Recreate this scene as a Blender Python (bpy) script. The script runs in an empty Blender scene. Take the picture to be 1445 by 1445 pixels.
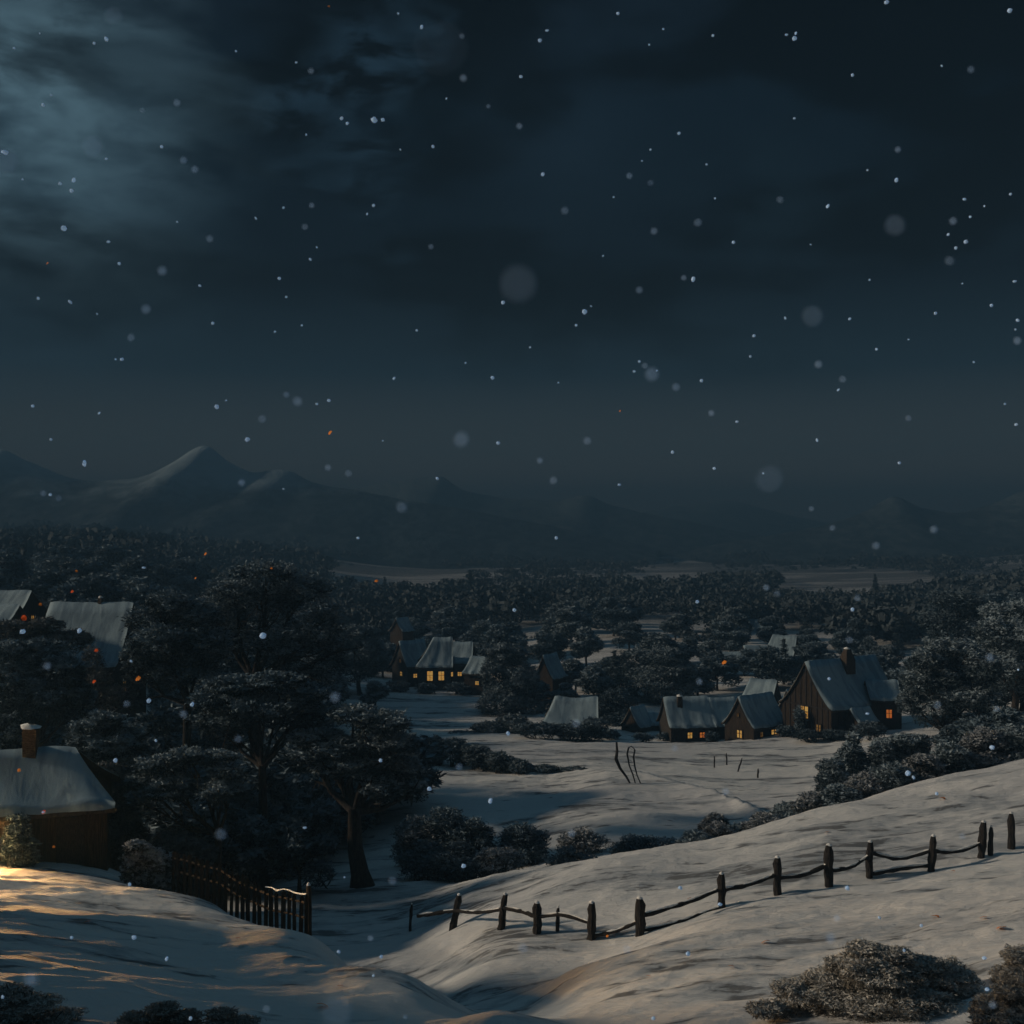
import bpy, math, random
import numpy as np
from mathutils import Vector, Matrix

R = math.radians
random.seed(7)
rng = np.random.default_rng(11)
C = bpy.context.scene.collection
sc = bpy.context.scene

# ------------------------------------------------------------------ camera
F = 1549.0            # focal length in photo pixels (photo is 1445 wide)
VH = 740.0            # horizon row in the photo
CX = 722.5
CAMZ = 26.0
cam_d = bpy.data.cameras.new("camera")
cam = bpy.data.objects.new("camera", cam_d)
C.objects.link(cam)
cam.location = (0, 0, CAMZ)
cam.rotation_euler = (R(90), 0, 0)
cam_d.sensor_width = 36
cam_d.lens = 36 * F / 1445
cam_d.shift_y = (VH - CX) / 1445
cam_d.clip_start = 0.05
cam_d.clip_end = 30000
cam_d.dof.use_dof = True
cam_d.dof.focus_distance = 70
cam_d.dof.aperture_fstop = 4.0
sc.camera = cam

# ------------------------------------------------------------------ light
SUN_FROM = Vector((-0.95, 0.02, 0.345)).normalized()
sun_d = bpy.data.lights.new("moon_light", 'SUN')
sun_d.energy = 3.3
sun_d.color = (1.0, 0.83, 0.63)
sun_d.angle = R(5)
sun = bpy.data.objects.new("moon_light", sun_d)
C.objects.link(sun)
sun.rotation_euler = (-SUN_FROM).to_track_quat('-Z', 'Y').to_euler()

# ------------------------------------------------------------------ world
world = bpy.data.worlds.new("World")
sc.world = world
world.use_nodes = True
nt = world.node_tree
nt.nodes.clear()


class NT:
    """tiny helper to write node graphs"""
    def __init__(s, tree): s.t = tree
    def n(s, typ, **kw):
        nd = s.t.nodes.new(typ)
        for k, v in kw.items():
            if k.startswith('i_'):
                nd.inputs[k[2:].replace('_', ' ')].default_value = v
            else:
                setattr(nd, k, v)
        return nd
    def l(s, a, b): s.t.links.new(a, b)
    def val(s, sock, v):
        if hasattr(v, 'links'): s.l(v, sock)
        else: sock.default_value = v
    def math(s, op, a, b=0.0, clamp=False):
        m = s.n('ShaderNodeMath', operation=op, use_clamp=clamp)
        s.val(m.inputs[0], a); s.val(m.inputs[1], b)
        return m.outputs[0]
    def ss(s, v, a, b, c=0.0, d=1.0):
        m = s.n('ShaderNodeMapRange', interpolation_type='SMOOTHSTEP')
        s.val(m.inputs[0], v)
        for i, x in enumerate((a, b, c, d)): m.inputs[i + 1].default_value = x
        return m.outputs[0]
    def mix(s, f, a, b):
        m = s.n('ShaderNodeMix', data_type='RGBA')
        s.val(m.inputs[0], f)
        for sk, v in ((m.inputs[6], a), (m.inputs[7], b)):
            if hasattr(v, 'links'): s.l(v, sk)
            else: sk.default_value = (*v, 1)
        return m.outputs[2]
    def noise(s, vec, scale, detail=5, rough=.55, dist=0.0):
        m = s.n('ShaderNodeTexNoise')
        if vec is not None: s.l(vec, m.inputs['Vector'])
        m.inputs['Scale'].default_value = scale
        m.inputs['Detail'].default_value = detail
        m.inputs['Roughness'].default_value = rough
        m.inputs['Distortion'].default_value = dist
        return m.outputs[0]
    def mapping(s, vec, scale=(1, 1, 1), rot=(0, 0, 0), loc=(0, 0, 0)):
        m = s.n('ShaderNodeMapping')
        s.l(vec, m.inputs[0])
        m.inputs['Scale'].default_value = scale
        m.inputs['Rotation'].default_value = rot
        m.inputs['Location'].default_value = loc
        return m.outputs[0]


def srgb(r, g, b):
    f = lambda c: (c / 255 / 12.92) if c / 255 <= .04045 else ((c / 255 + .055) / 1.055) ** 2.4
    return (f(r), f(g), f(b))


def build_sky():
    w = NT(nt)
    tc = w.n('ShaderNodeTexCoord')
    d = tc.outputs['Generated']
    sep = w.n('ShaderNodeSeparateXYZ'); w.l(d, sep.inputs[0])
    z = sep.outputs[2]
    # base colour by elevation
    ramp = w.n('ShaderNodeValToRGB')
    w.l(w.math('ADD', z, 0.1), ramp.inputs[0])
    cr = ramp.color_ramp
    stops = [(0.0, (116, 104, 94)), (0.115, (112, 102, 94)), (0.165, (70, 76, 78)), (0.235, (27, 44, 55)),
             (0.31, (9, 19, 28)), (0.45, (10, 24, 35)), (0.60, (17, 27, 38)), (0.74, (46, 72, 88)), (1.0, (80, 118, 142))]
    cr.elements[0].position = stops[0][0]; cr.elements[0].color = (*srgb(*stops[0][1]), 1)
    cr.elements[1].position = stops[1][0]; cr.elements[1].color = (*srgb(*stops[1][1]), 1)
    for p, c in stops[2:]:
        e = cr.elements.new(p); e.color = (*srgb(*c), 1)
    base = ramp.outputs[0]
    # drifting cloud bands
    vec = w.mapping(d, scale=(1.0, 1.0, 2.3), rot=(0, R(-16), 0), loc=(1.7, .4, .35))
    n1 = w.noise(vec, 3.1, 5, .48, .15)
    n2 = w.noise(w.mapping(d, scale=(1.2, 1, 3.2), rot=(0, R(-12), 0), loc=(4, 1, 2)), 5.5, 5, .5, .25)
    cloud = w.math('ADD', w.math('MULTIPLY', n1, .72), w.math('MULTIPLY', n2, .28))
    dark = w.ss(cloud, .45, .54)                       # 0 dark cloud, 1 clear
    high = w.ss(z, .10, .20)
    basedark = w.mix(w.math('MULTIPLY', high, .85), base, srgb(1, 3, 6))
    col = w.mix(dark, basedark, base)
    # moonlit veil around a point
    def veil(px, py, r0, r1, expo=1.0):
        v = Vector(((px - CX) / F, 1, (VH - py) / F)).normalized()
        dp = w.n('ShaderNodeVectorMath', operation='DOT_PRODUCT')
        nz = w.n('ShaderNodeVectorMath', operation='NORMALIZE'); w.l(d, nz.inputs[0])
        w.l(nz.outputs[0], dp.inputs[0]); dp.inputs[1].default_value = v
        ang = w.math('ARCCOSINE', dp.outputs['Value'])
        ang = w.math('ADD', ang, w.math('MULTIPLY', w.math('SUBTRACT', n2, .5), .28))
        return w.ss(ang, r0, r1, 1.0, 0.0)
    n3 = w.noise(w.mapping(d, scale=(1.4, 1, 3.4), rot=(0, R(-20), 0), loc=(2, 1, 5)), 11.0, 7, .6, .35)
    v1 = w.math('MULTIPLY', veil(30, 130, .02, .19), w.ss(n2, .40, .56, .25, 1))
    v1b = w.math('MULTIPLY', veil(30, 250, .02, .22), w.ss(n1, .40, .60, .15, .75))
    v1 = w.math('MULTIPLY', v1, w.ss(n3, .34, .60, .45, 1))
    v2 = w.math('MULTIPLY', veil(520, 170, 0.0, .10), w.ss(n3, .42, .60, 0, .8))
    v3 = w.math('MULTIPLY', veil(800, 200, 0.0, .14), w.ss(n2, .38, .6, 0.05, .45))
    v4 = w.math('MULTIPLY', veil(1060, 300, 0.0, .14), w.ss(n2, .42, .6, 0, .35))
    col = w.mix(v3, col, srgb(29, 46, 60))
    col = w.mix(v4, col, srgb(26, 44, 55))
    col = w.mix(v2, col, srgb(34, 56, 72))
    col = w.mix(v1b, col, srgb(46, 68, 82))
    col = w.mix(v1, col, srgb(84, 112, 126))
    # physical twilight underneath, very faint
    sky = w.n('ShaderNodeTexSky', sky_type='NISHITA')
    sky.sun_disc = False
    sky.sun_elevation = math.asin(SUN_FROM.z)
    sky.sun_rotation = math.atan2(SUN_FROM.x, SUN_FROM.y)
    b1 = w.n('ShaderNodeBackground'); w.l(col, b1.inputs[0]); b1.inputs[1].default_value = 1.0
    b2 = w.n('ShaderNodeBackground'); w.l(sky.outputs[0], b2.inputs[0]); b2.inputs[1].default_value = 0.0003
    ad = w.n('ShaderNodeAddShader'); w.l(b1.outputs[0], ad.inputs[0]); w.l(b2.outputs[0], ad.inputs[1])
    out = w.n('ShaderNodeOutputWorld'); w.l(ad.outputs[0], out.inputs[0])


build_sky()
sc.view_settings.view_transform = 'Standard'
sc.view_settings.look = 'None'
sc.view_settings.exposure = -0.15
sc.view_settings.gamma = 1.0
sc.cycles.use_denoising = True
sc.cycles.max_bounces = 5
sc.cycles.diffuse_bounces = 2
sc.cycles.volume_bounces = 0
sc.cycles.transparent_max_bounces = 8


# ------------------------------------------------------------------ numpy noise
def _hash(ix, iy, seed):
    h = (ix.astype(np.int64) * 374761393 + iy.astype(np.int64) * 668265263 + seed * 1442695041) & 0xffffffff
    h = ((h ^ (h >> 13)) * 1274126177) & 0xffffffff
    return ((h ^ (h >> 16)) & 0xffff) / 65535.0


def vnoise(x, y, seed=0):
    x = np.asarray(x, float); y = np.asarray(y, float)
    ix = np.floor(x); iy = np.floor(y)
    fx = x - ix; fy = y - iy
    fx = fx * fx * (3 - 2 * fx); fy = fy * fy * (3 - 2 * fy)
    a = _hash(ix, iy, seed); b = _hash(ix + 1, iy, seed)
    c = _hash(ix, iy + 1, seed); e = _hash(ix + 1, iy + 1, seed)
    return (a * (1 - fx) + b * fx) * (1 - fy) + (c * (1 - fx) + e * fx) * fy


def fbm(x, y, seed=0, oct=4, gain=.5):
    s = 0; a = 1; t = 0
    for i in range(oct):
        s = s + a * (vnoise(x * 2 ** i + i * 17.3, y * 2 ** i - i * 9.1, seed + i) - .5)
        t += a; a *= gain
    return s / t * 2


# ------------------------------------------------------------------ terrain
def pchip(xs, ys, q):
    xs = np.asarray(xs, float); ys = np.asarray(ys, float); q = np.clip(q, xs[0], xs[-1])
    h = np.diff(xs); dl = np.diff(ys) / h
    m = np.zeros(len(xs))
    m[0] = dl[0]; m[-1] = dl[-1]
    for i in range(1, len(xs) - 1):
        if dl[i - 1] * dl[i] > 0:
            w1 = 2 * h[i] + h[i - 1]; w2 = h[i] + 2 * h[i - 1]
            m[i] = (w1 + w2) / (w1 / dl[i - 1] + w2 / dl[i])
    k = np.clip(np.searchsorted(xs, q) - 1, 0, len(xs) - 2)
    t = (q - xs[k]) / h[k]
    return ((2 * t ** 3 - 3 * t ** 2 + 1) * ys[k] + (t ** 3 - 2 * t ** 2 + t) * h[k] * m[k]
            + (-2 * t ** 3 + 3 * t ** 2) * ys[k + 1] + (t ** 3 - t ** 2) * h[k] * m[k + 1])


# each column: bearing (photo column) -> (distance, drop below the eye) in metres
def prof(*a):
    return [(Y, Y * (py - VH) / F) for Y, py in a]


NEAR = [(2, 5.8), (5, 6.8), (8, 7.5)]
COLS = {
    -2400: NEAR + [(14, 7.4), (30, 8.2), (60, 8.5), (120, 8), (300, 6), (900, 0), (6000, -20)],
    -500: NEAR + [(14, 8.2)] + prof((20, 1450), (30, 1290), (41, 1200), (60, 1080), (90, 900), (150, 820), (300, 770), (600, 748), (1200, 735)) + [(6000, -10)],
    0: NEAR + prof((14, 1680), (20, 1470), (30, 1305), (36, 1248), (41, 1216), (50, 1185), (65, 1130), (90, 965), (150, 862), (300, 792), (600, 760), (1200, 745)) + [(6000, 8)],
    150: NEAR + prof((14, 1700), (20, 1480), (30, 1325), (39, 1240), (43, 1226), (50, 1225), (65, 1140), (90, 985), (150, 872), (300, 797), (600, 765), (1200, 752)) + [(6000, 18)],
    300: NEAR + prof((14, 1720), (20, 1510), (28, 1372), (33, 1310), (36.5, 1280), (40, 1290), (46, 1290), (55, 1240), (65, 1180), (90, 1040), (130, 935), (200, 860), (300, 822), (600, 775), (1200, 758)) + [(6000, 26)],
    430: NEAR + prof((14, 1750), (20, 1545), (27, 1395), (31, 1328), (33.5, 1318), (38, 1368), (43, 1318), (50, 1262), (60, 1218), (80, 1110), (110, 1010), (140, 950), (200, 885), (300, 838), (600, 785), (1200, 765)) + [(6000, 28)],
    560: NEAR + prof((14, 1800), (20, 1575), (24.5, 1450), (28, 1372), (31, 1425), (35, 1400), (39, 1350), (44, 1302), (52, 1245), (62, 1195), (75, 1110), (95, 1055), (110, 1020), (140, 967), (170, 935), (250, 868), (400, 824), (700, 793), (1500, 769)) + [(6000, 29)],
    700: NEAR + prof((14, 1830), (19, 1630), (23.5, 1440), (26.5, 1452), (30, 1412), (33, 1374), (37, 1318), (44, 1255), (48, 1236), (53, 1240), (62, 1185), (75, 1108), (95, 1052), (110, 1022), (140, 967), (170, 933), (250, 866), (400, 822), (700, 793), (1500, 769)) + [(6000, 29)],
    850: NEAR + prof((14, 1780), (20, 1550), (26, 1422), (30, 1352), (32.5, 1362), (36, 1310), (42, 1222), (45, 1212), (52, 1220), (60, 1168), (75, 1103), (95, 1052), (104, 1040), (140, 957), (200, 890), (300, 851), (500, 812), (1000, 780), (2000, 762)) + [(6000, 29)],
    1000: NEAR + prof((14, 1770), (20, 1530), (26, 1400), (32, 1303), (35, 1290), (40, 1237), (45, 1192), (50, 1206), (58, 1178), (75, 1110), (95, 1052), (104, 1042), (140, 952), (200, 890), (300, 851), (500, 812), (1000, 780), (2000, 762)) + [(6000, 29)],
    1150: NEAR + prof((14, 1750), (20, 1520), (26, 1390), (32, 1288), (37, 1252), (41, 1200), (46, 1147), (52, 1165), (62, 1145), (80, 1090), (97, 1040), (140, 950), (200, 890), (300, 851), (500, 812), (1000, 780), (2000, 762)) + [(6000, 28)],
    1300: NEAR + prof((14, 1730), (20, 1500), (26, 1370), (32, 1268), (38, 1226), (43, 1162), (48, 1110), (56, 1125), (70, 1085), (100, 1020), (140, 950), (200, 893), (300, 848), (500, 808), (1000, 778), (2000, 760)) + [(6000, 26)],
    1445: NEAR + prof((14, 1700), (20, 1480), (26, 1340), (32, 1248), (39, 1194), (44, 1130), (49, 1077), (58, 1090), (75, 1055), (100, 1005), (150, 925), (200, 885), (400, 815), (800, 775), (2000, 752)) + [(6000, 22)],
    2100: NEAR + [(14, 8.2)] + prof((20, 1380), (28, 1220), (39, 1090), (49, 980), (62, 985), (90, 940), (150, 865), (400, 790), (900, 760)) + [(6000, 10)],
    3900: NEAR + [(14, 7.0), (30, 7), (60, 8.2), (150, 9), (400, 9), (900, 6), (6000, 0)],
}
_cpx = sorted(COLS)


def ground_drop(px, Y):
    """px, Y arrays -> drop below camera"""
    px = np.atleast_1d(np.asarray(px, float)); Y = np.atleast_1d(np.asarray(Y, float))
    lx = np.log(Y)
    vals = np.stack([pchip([math.log(a) for a, b in COLS[c]], [b for a, b in COLS[c]], lx) for c in _cpx])  # K,N
    xs = np.array(_cpx, float); h = np.diff(xs)
    dl = np.diff(vals, axis=0) / h[:, None]
    m = np.zeros_like(vals); m[0] = dl[0]; m[-1] = dl[-1]
    for i in range(1, len(xs) - 1):
        m[i] = (dl[i - 1] * h[i] + dl[i] * h[i - 1]) / (h[i] + h[i - 1])
    q = np.clip(px, xs[0], xs[-1])
    k = np.clip(np.searchsorted(xs, q) - 1, 0, len(xs) - 2)
    t = (q - xs[k]) / h[k]; n = np.arange(len(q))
    return ((2 * t ** 3 - 3 * t ** 2 + 1) * vals[k, n] + (t ** 3 - 2 * t ** 2 + t) * h[k] * m[k, n]
            + (-2 * t ** 3 + 3 * t ** 2) * vals[k + 1, n] + (t ** 3 - t ** 2) * h[k] * m[k + 1, n])


def ground_z(x, y):
    """world height of the snow, arrays"""
    x = np.atleast_1d(np.asarray(x, float)); y = np.maximum(np.atleast_1d(np.asarray(y, float)), 1.0)
    px = CX + F * x / y
    z = CAMZ - ground_drop(px, y)
    # drifts: long low windrows, running with the slope
    near = np.clip((y - 6) / 12, 0, 1) * np.clip((160 - y) / 80, .12, 1)
    a = R(12)
    xr = x * math.cos(a) + y * math.sin(a); yr = -x * math.sin(a) + y * math.cos(a)
    w = fbm(xr / 5.5, yr / 1.7, 3, 3)
    z = z + near * .23 * w
    r = 1 - np.abs(fbm(xr / 3.2 + .5 * w, yr / .95, 9, 3))
    z = z + near * .16 * (r - .8)
    z = z + near * .022 * fbm(x / .42, y / .3, 21, 2)
    # lip of snow along the sunken track across the village field
    tx = np.array([2.0, 8.5, 12.9, 14.5]); ty = np.array([79.0, 76.0, 69.0, 61.0])
    yl = np.interp(x, tx, ty); sd = yl - y
    lip = .75 * np.where(sd > 0, np.exp(-sd / 7.0), np.exp(sd / .7)) * np.clip((x - 2.5) / 4, 0, 1) * np.clip((15.5 - x) / 1.5, 0, 1)
    z = z + lip
    z = z + np.clip((y - 150) / 400, 0, 1) * 1.8 * fbm(x / 90, y / 90, 31, 3)
    return z


def gz(x, y): return float(ground_z(x, y)[0])


def wx(px, Y): return (px - CX) / F * Y
def wz(py, Y): return CAMZ - Y * (py - VH) / F
def gpx(px, Y): return gz(wx(px, Y), Y)


def hit(px, py, y0, y1):
    Ys = np.linspace(y0, y1, 400)
    p = VH + F * (CAMZ - ground_z(wx(px, Ys), Ys)) / Ys
    k = int(np.argmin(np.abs(p - py)))
    return float(Ys[k])


# ------------------------------------------------------------------ materials
def mat(name):
    m = bpy.data.materials.new(name); m.use_nodes = True
    m.node_tree.nodes.clear()
    w = NT(m.node_tree)
    out = w.n('ShaderNodeOutputMaterial')
    b = w.n('ShaderNodeBsdfPrincipled')
    w.l(b.outputs[0], out.inputs[0])
    b.inputs['Roughness'].default_value = .85
    b.inputs['Specular IOR Level'].default_value = .15
    return m, w, b


def bump(w, b, h, dist, strength=1.0):
    bp = w.n('ShaderNodeBump'); w.l(h, bp.inputs['Height'])
    bp.inputs['Distance'].default_value = dist; bp.inputs['Strength'].default_value = strength
    w.l(bp.outputs[0], b.inputs['Normal'])


def m_snow_ground():
    m, w, b = mat("snow_ground")
    geo = w.n('ShaderNodeNewGeometry')
    P = geo.outputs['Position']
    sep = w.n('ShaderNodeSeparateXYZ'); w.l(P, sep.inputs[0])
    pm = w.mapping(P, scale=(.10, .42, .3), rot=(0, 0, R(12)))
    a = w.noise(pm, 1.0, 7, .62, .5)
    fine = w.noise(w.mapping(P, scale=(.55, 1.9, 1), rot=(0, 0, R(10))), 1.0, 6, .65, .3)
    # ragged streaks: earth and dead grass through thin snow, plus painted crevice shade
    streak = w.ss(w.math('ADD', w.math('MULTIPLY', a, .7), w.math('MULTIPLY', fine, .3)), .49, .57)
    deep = w.ss(w.math('ADD', w.math('MULTIPLY', a, .45), w.math('MULTIPLY', fine, .55)), .545, .59)
    tone = w.noise(w.mapping(P, scale=(.03, .06, .1)), 1.0, 4, .5)
    c = w.mix(w.ss(tone, .35, .65), (.66, .66, .66), (.80, .79, .76))
    c = w.mix(w.math('MULTIPLY', streak, .6), c, (.30, .34, .38))
    c = w.mix(w.math('MULTIPLY', deep, .75), c, (.10, .10, .10))
    # farther valley: stubble and scrub mottled through the snow
    far = w.ss(sep.outputs[1], 118, 270)
    moor = w.mix(w.ss(w.noise(w.mapping(P, scale=(.006, .016, .02)), 1.0, 8, .65, .4), .46, .6), (.11, .12, .13), (.46, .46, .46))
    c = w.mix(w.math('MULTIPLY', far, .85), c, moor)
    w.l(c, b.inputs['Base Color'])
    gr = w.noise(w.mapping(P, scale=(2.2, 5.5, 4), rot=(0, 0, R(10))), 1.0, 7, .7, .2)
    fa = w.noise(P, 26.0, 3, .6)
    h = w.math('ADD', w.math('ADD', gr, w.math('MULTIPLY', fine, 1.3)), w.math('MULTIPLY', fa, .10))
    bump(w, b, h, .13, .8)
    return m


def m_simple(name, c1, c2, scale=4, stretch=(1, 1, 1), rough=.85, bd=.02, coord='Object', lo=.4, hi=.6):
    m, w, b = mat(name)
    tc = w.n('ShaderNodeTexCoord')
    v = w.mapping(tc.outputs[coord], scale=stretch)
    n = w.noise(v, scale, 6, .6, .2)
    w.l(w.mix(w.ss(n, lo, hi), c1, c2), b.inputs['Base Color'])
    b.inputs['Roughness'].default_value = rough
    bump(w, b, n, bd)
    return m


def m_foliage(name, dark, dark2, snow):
    m, w, b = mat(name)
    at = w.n('ShaderNodeAttribute', attribute_name='snow')
    geo = w.n('ShaderNodeNewGeometry')
    n = w.noise(geo.outputs['Position'], .9, 4, .6)
    c = w.mix(w.ss(n, .38, .62), dark, dark2)
    c = w.mix(at.outputs['Fac'], c, snow)
    w.l(c, b.inputs['Base Color'])
    return m


def m_glow(name, c1, c2, s):
    m, w, b = mat(name)
    tc = w.n('ShaderNodeTexCoord')
    n = w.noise(tc.outputs['Object'], 5.0, 3, .6, .4)
    b.inputs['Base Color'].default_value = (.1, .06, .02, 1)
    w.l(w.mix(w.ss(n, .38, .62), c1, c2), b.inputs['Emission Color'])
    b.inputs['Emission Strength'].default_value = s
    b.inputs['Roughness'].default_value = .3
    return m


def m_roof_snow():
    m, w, b = mat("roof_snow")
    tc = w.n('ShaderNodeTexCoord')
    P = tc.outputs['Object']
    n = w.noise(w.mapping(P, scale=(1.6, .45, .45), rot=(0, 0, R(28))), 1.1, 4, .5, .4)
    f = w.noise(P, 9, 5, .6)
    c = w.mix(w.ss(n, .42, .62), (.28, .37, .42), (.19, .26, .31))
    c = w.mix(w.ss(f, .58, .72, 0, .5), c, (.18, .22, .26))
    w.l(c, b.inputs['Base Color'])
    bump(w, b, w.math('ADD', n, w.math('MULTIPLY', f, .12)), .10, .45)
    return m


M = {}
M['ground'] = m_snow_ground()
M['roofsnow'] = m_roof_snow()
M['thatch'] = m_simple('dark_thatch', (.035, .028, .022), (.07, .055, .04), 7, (1, 4, 1))
M['timber'] = m_simple('dark_timber', (.02, .015, .011), (.055, .038, .026), 3, (9, 9, .6), bd=.05)
M['timber2'] = m_simple('brown_timber', (.016, .012, .009), (.045, .032, .022), 3, (8, 8, .5), bd=.05)
M['stone'] = m_simple('rough_stone', (.022, .020, .018), (.06, .052, .044), 6, (1, 1, 1.6), bd=.08)
M['brick'] = m_simple('chimney_brick', (.03, .022, .017), (.08, .058, .04), 9, (1, 1, 2.4), bd=.05)
M['bark'] = m_simple('bark', (.018, .016, .015), (.055, .045, .038), 6, (3, 3, .5), bd=.06)
M['barkwarm'] = m_simple('warm_bark', (.03, .023, .018), (.10, .07, .045), 6, (3, 3, .5), bd=.06)
M['post'] = m_simple('weathered_post', (.012, .011, .012), (.04, .034, .03), 8, (4, 4, .6), bd=.04)
M['snowcap'] = m_simple('snow_cap', (.6, .62, .63), (.8, .8, .78), 6, bd=.03)
def m_flake():
    # ice crystals pass light through as well as scatter it back
    m = bpy.data.materials.new('snowflake'); m.use_nodes = True; m.node_tree.nodes.clear(); w = NT(m.node_tree)
    out = w.n('ShaderNodeOutputMaterial'); a = w.n('ShaderNodeBsdfDiffuse'); b = w.n('ShaderNodeBsdfTranslucent'); c = w.n('ShaderNodeAddShader')
    a.inputs[0].default_value = (.44, .58, .76, 1); b.inputs[0].default_value = (.34, .46, .60, 1)
    w.l(a.outputs[0], c.inputs[0]); w.l(b.outputs[0], c.inputs[1]); w.l(c.outputs[0], out.inputs[0])
    return m
M['flake'] = m_flake()
M['leaf'] = m_simple('orange_leaf', (.75, .20, .03), (.85, .32, .06), 30, bd=.001)
M['ember'] = m_simple('red_leaf', (.75, .08, .015), (.8, .15, .03), 30, bd=.001)
M['pane'] = m_glow('lit_pane', (.95, .42, .07), (1.0, .62, .18), .5)
M['pane_dim'] = m_glow('lit_pane_dim', (.75, .30, .05), (.8, .46, .13), .17)
M['pane_red'] = m_glow('lit_pane_red', (.9, .18, .03), (.95, .3, .05), .45)
M['pane_hot'] = m_glow('lit_pane_hot', (1.0, .50, .16), (1.0, .60, .22), 3000.0)
M['fol'] = m_foliage('twigs_snow', (.022, .036, .046), (.050, .074, .088), (.34, .42, .47))
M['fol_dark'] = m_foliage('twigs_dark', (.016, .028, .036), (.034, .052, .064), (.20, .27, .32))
M['fol_warm'] = m_foliage('twigs_brown', (.032, .038, .042), (.075, .078, .074), (.42, .45, .48))
M['fol_frost'] = m_foliage('frosted_brush', (.09, .082, .07), (.20, .18, .15), (.52, .51, .48))
M['fol_far'] = m_foliage('far_wood', (.030, .042, .050), (.060, .076, .085), (.115, .14, .155))


def m_hill(name, dark, mid, top, z0, z1):
    m, w, b = mat(name)
    geo = w.n('ShaderNodeNewGeometry'); P = geo.outputs['Position']
    sep = w.n('ShaderNodeSeparateXYZ'); w.l(P, sep.inputs[0])
    n = w.noise(w.mapping(P, scale=(1, 1, 2.2)), .018, 8, .62, .3)
    f = w.noise(w.mapping(P, scale=(1, .5, 1.5)), .11, 6, .7)
    z = w.math('ADD', sep.outputs[2], w.math('MULTIPLY', w.math('SUBTRACT', n, .5), 60))
    z = w.math('ADD', z, w.math('MULTIPLY', w.math('SUBTRACT', f, .5), 22))
    c = w.mix(w.ss(f, .42, .6), dark, mid)
    c = w.mix(w.ss(z, z0, z1), c, top)
    w.l(c, b.inputs['Base Color'])
    bump(w, b, w.math('ADD', n, w.math('MULTIPLY', f, .5)), 5.0)
    return m


M['hill'] = m_hill('moor', (.025, .036, .042), (.07, .09, .10), (.13, .17, .19), 20, 60)
M['hillsnow'] = m_hill('snowy_moor', (.022, .034, .042), (.06, .085, .10), (.40, .52, .60), 36, 72)


# ------------------------------------------------------------------ mesh helpers
def tag(o, label=None, cat=None, group=None, kind=None):
    if label: o['label'] = label
    if cat: o['category'] = cat
    if group: o['group'] = group
    if kind: o['kind'] = kind
    return o


def empty(name, loc, rz=0.0):
    o = bpy.data.objects.new(name, None)
    o.empty_display_size = .2
    C.objects.link(o); o.location = loc; o.rotation_euler = (0, 0, rz)
    return o


def link_mesh(name, me, material, parent=None, loc=None, smooth=False):
    o = bpy.data.objects.new(name, me)
    C.objects.link(o)
    if material is not None: me.materials.append(material)
    if parent is not None: o.parent = parent
    if loc is not None: o.location = loc
    if smooth and len(me.polygons):
        me.polygons.foreach_set('use_smooth', [True] * len(me.polygons))
    return o


class MB:
    def __init__(s): s.v = []; s.f = []
    def quad_grid(s, pts, closed_u=False):
        """pts: rows of equal length"""
        b = len(s.v); nr = len(pts); nc = len(pts[0])
        for r in pts: s.v += [tuple(p) for p in r]
        for i in range(nr - 1):
            for j in range(nc if closed_u else nc - 1):
                j2 = (j + 1) % nc
                s.f.append((b + i * nc + j, b + i * nc + j2, b + (i + 1) * nc + j2, b + (i + 1) * nc + j))
        return b
    def box(s, c, size, rot=None, taper=1.0, jit=0.0):
        b = len(s.v)
        for dz in (-.5, .5):
            k = 1.0 if dz < 0 else taper
            for dx, dy in ((-.5, -.5), (.5, -.5), (.5, .5), (-.5, .5)):
                p = Vector((dx * size[0] * k, dy * size[1] * k, dz * size[2]))
                if jit: p += Vector((random.uniform(-jit, jit), random.uniform(-jit, jit), random.uniform(-jit, jit)))
                if rot is not None: p = rot @ p
                s.v.append((p.x + c[0], p.y + c[1], p.z + c[2]))
        for q in ((3, 2, 1, 0), (4, 5, 6, 7), (0, 1, 5, 4), (1, 2, 6, 5), (2, 3, 7, 6), (3, 0, 4, 7)):
            s.f.append(tuple(b + i for i in q))
    def tube(s, pts, rad, n=7, rough=0.0, cap=True):
        pts = [Vector(p) for p in pts]; rows = []
        up = Vector((.13, .98, .05))
        for i, p in enumerate(pts):
            t = (pts[min(i + 1, len(pts) - 1)] - pts[max(i - 1, 0)]).normalized()
            a = t.cross(up)
            if a.length < .1: a = t.cross(Vector((1, 0, 0)))
            a.normalize(); c = t.cross(a).normalized()
            r = rad[i] if hasattr(rad, '__len__') else rad
            rows.append([p + (a * math.cos(2 * math.pi * (k + .5 * (n == 4)) / n) + c * math.sin(2 * math.pi * (k + .5 * (n == 4)) / n)) * r * (1 + random.uniform(-rough, rough)) for k in range(n)])
        b = s.quad_grid(rows, True)
        if cap:
            s.f.append(tuple(b + k for k in range(n)))
            s.f.append(tuple(b + (len(pts) - 1) * n + k for k in reversed(range(n))))
    def prism(s, poly, x0, x1, xf=None):
        """poly in (y,z), extruded along x; xf(z)-> inset of both ends"""
        b = len(s.v); n = len(poly)
        for (X, sg) in ((x0, 1), (x1, -1)):
            for (y, z) in poly:
                s.v.append((X + sg * (xf(z) if xf else 0), y, z))
        s.f.append(tuple(b + i for i in range(n)))
        s.f.append(tuple(b + n + i for i in reversed(range(n))))
        for i in range(n):
            j = (i + 1) % n
            s.f.append((b + j, b + i, b + n + i, b + n + j))
    def build(s, name, material, parent=None, loc=None, smooth=False):
        me = bpy.data.meshes.new(name)
        me.from_pydata(s.v, [], s.f); me.update()
        return link_mesh(name, me, material, parent, loc, smooth)


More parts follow.
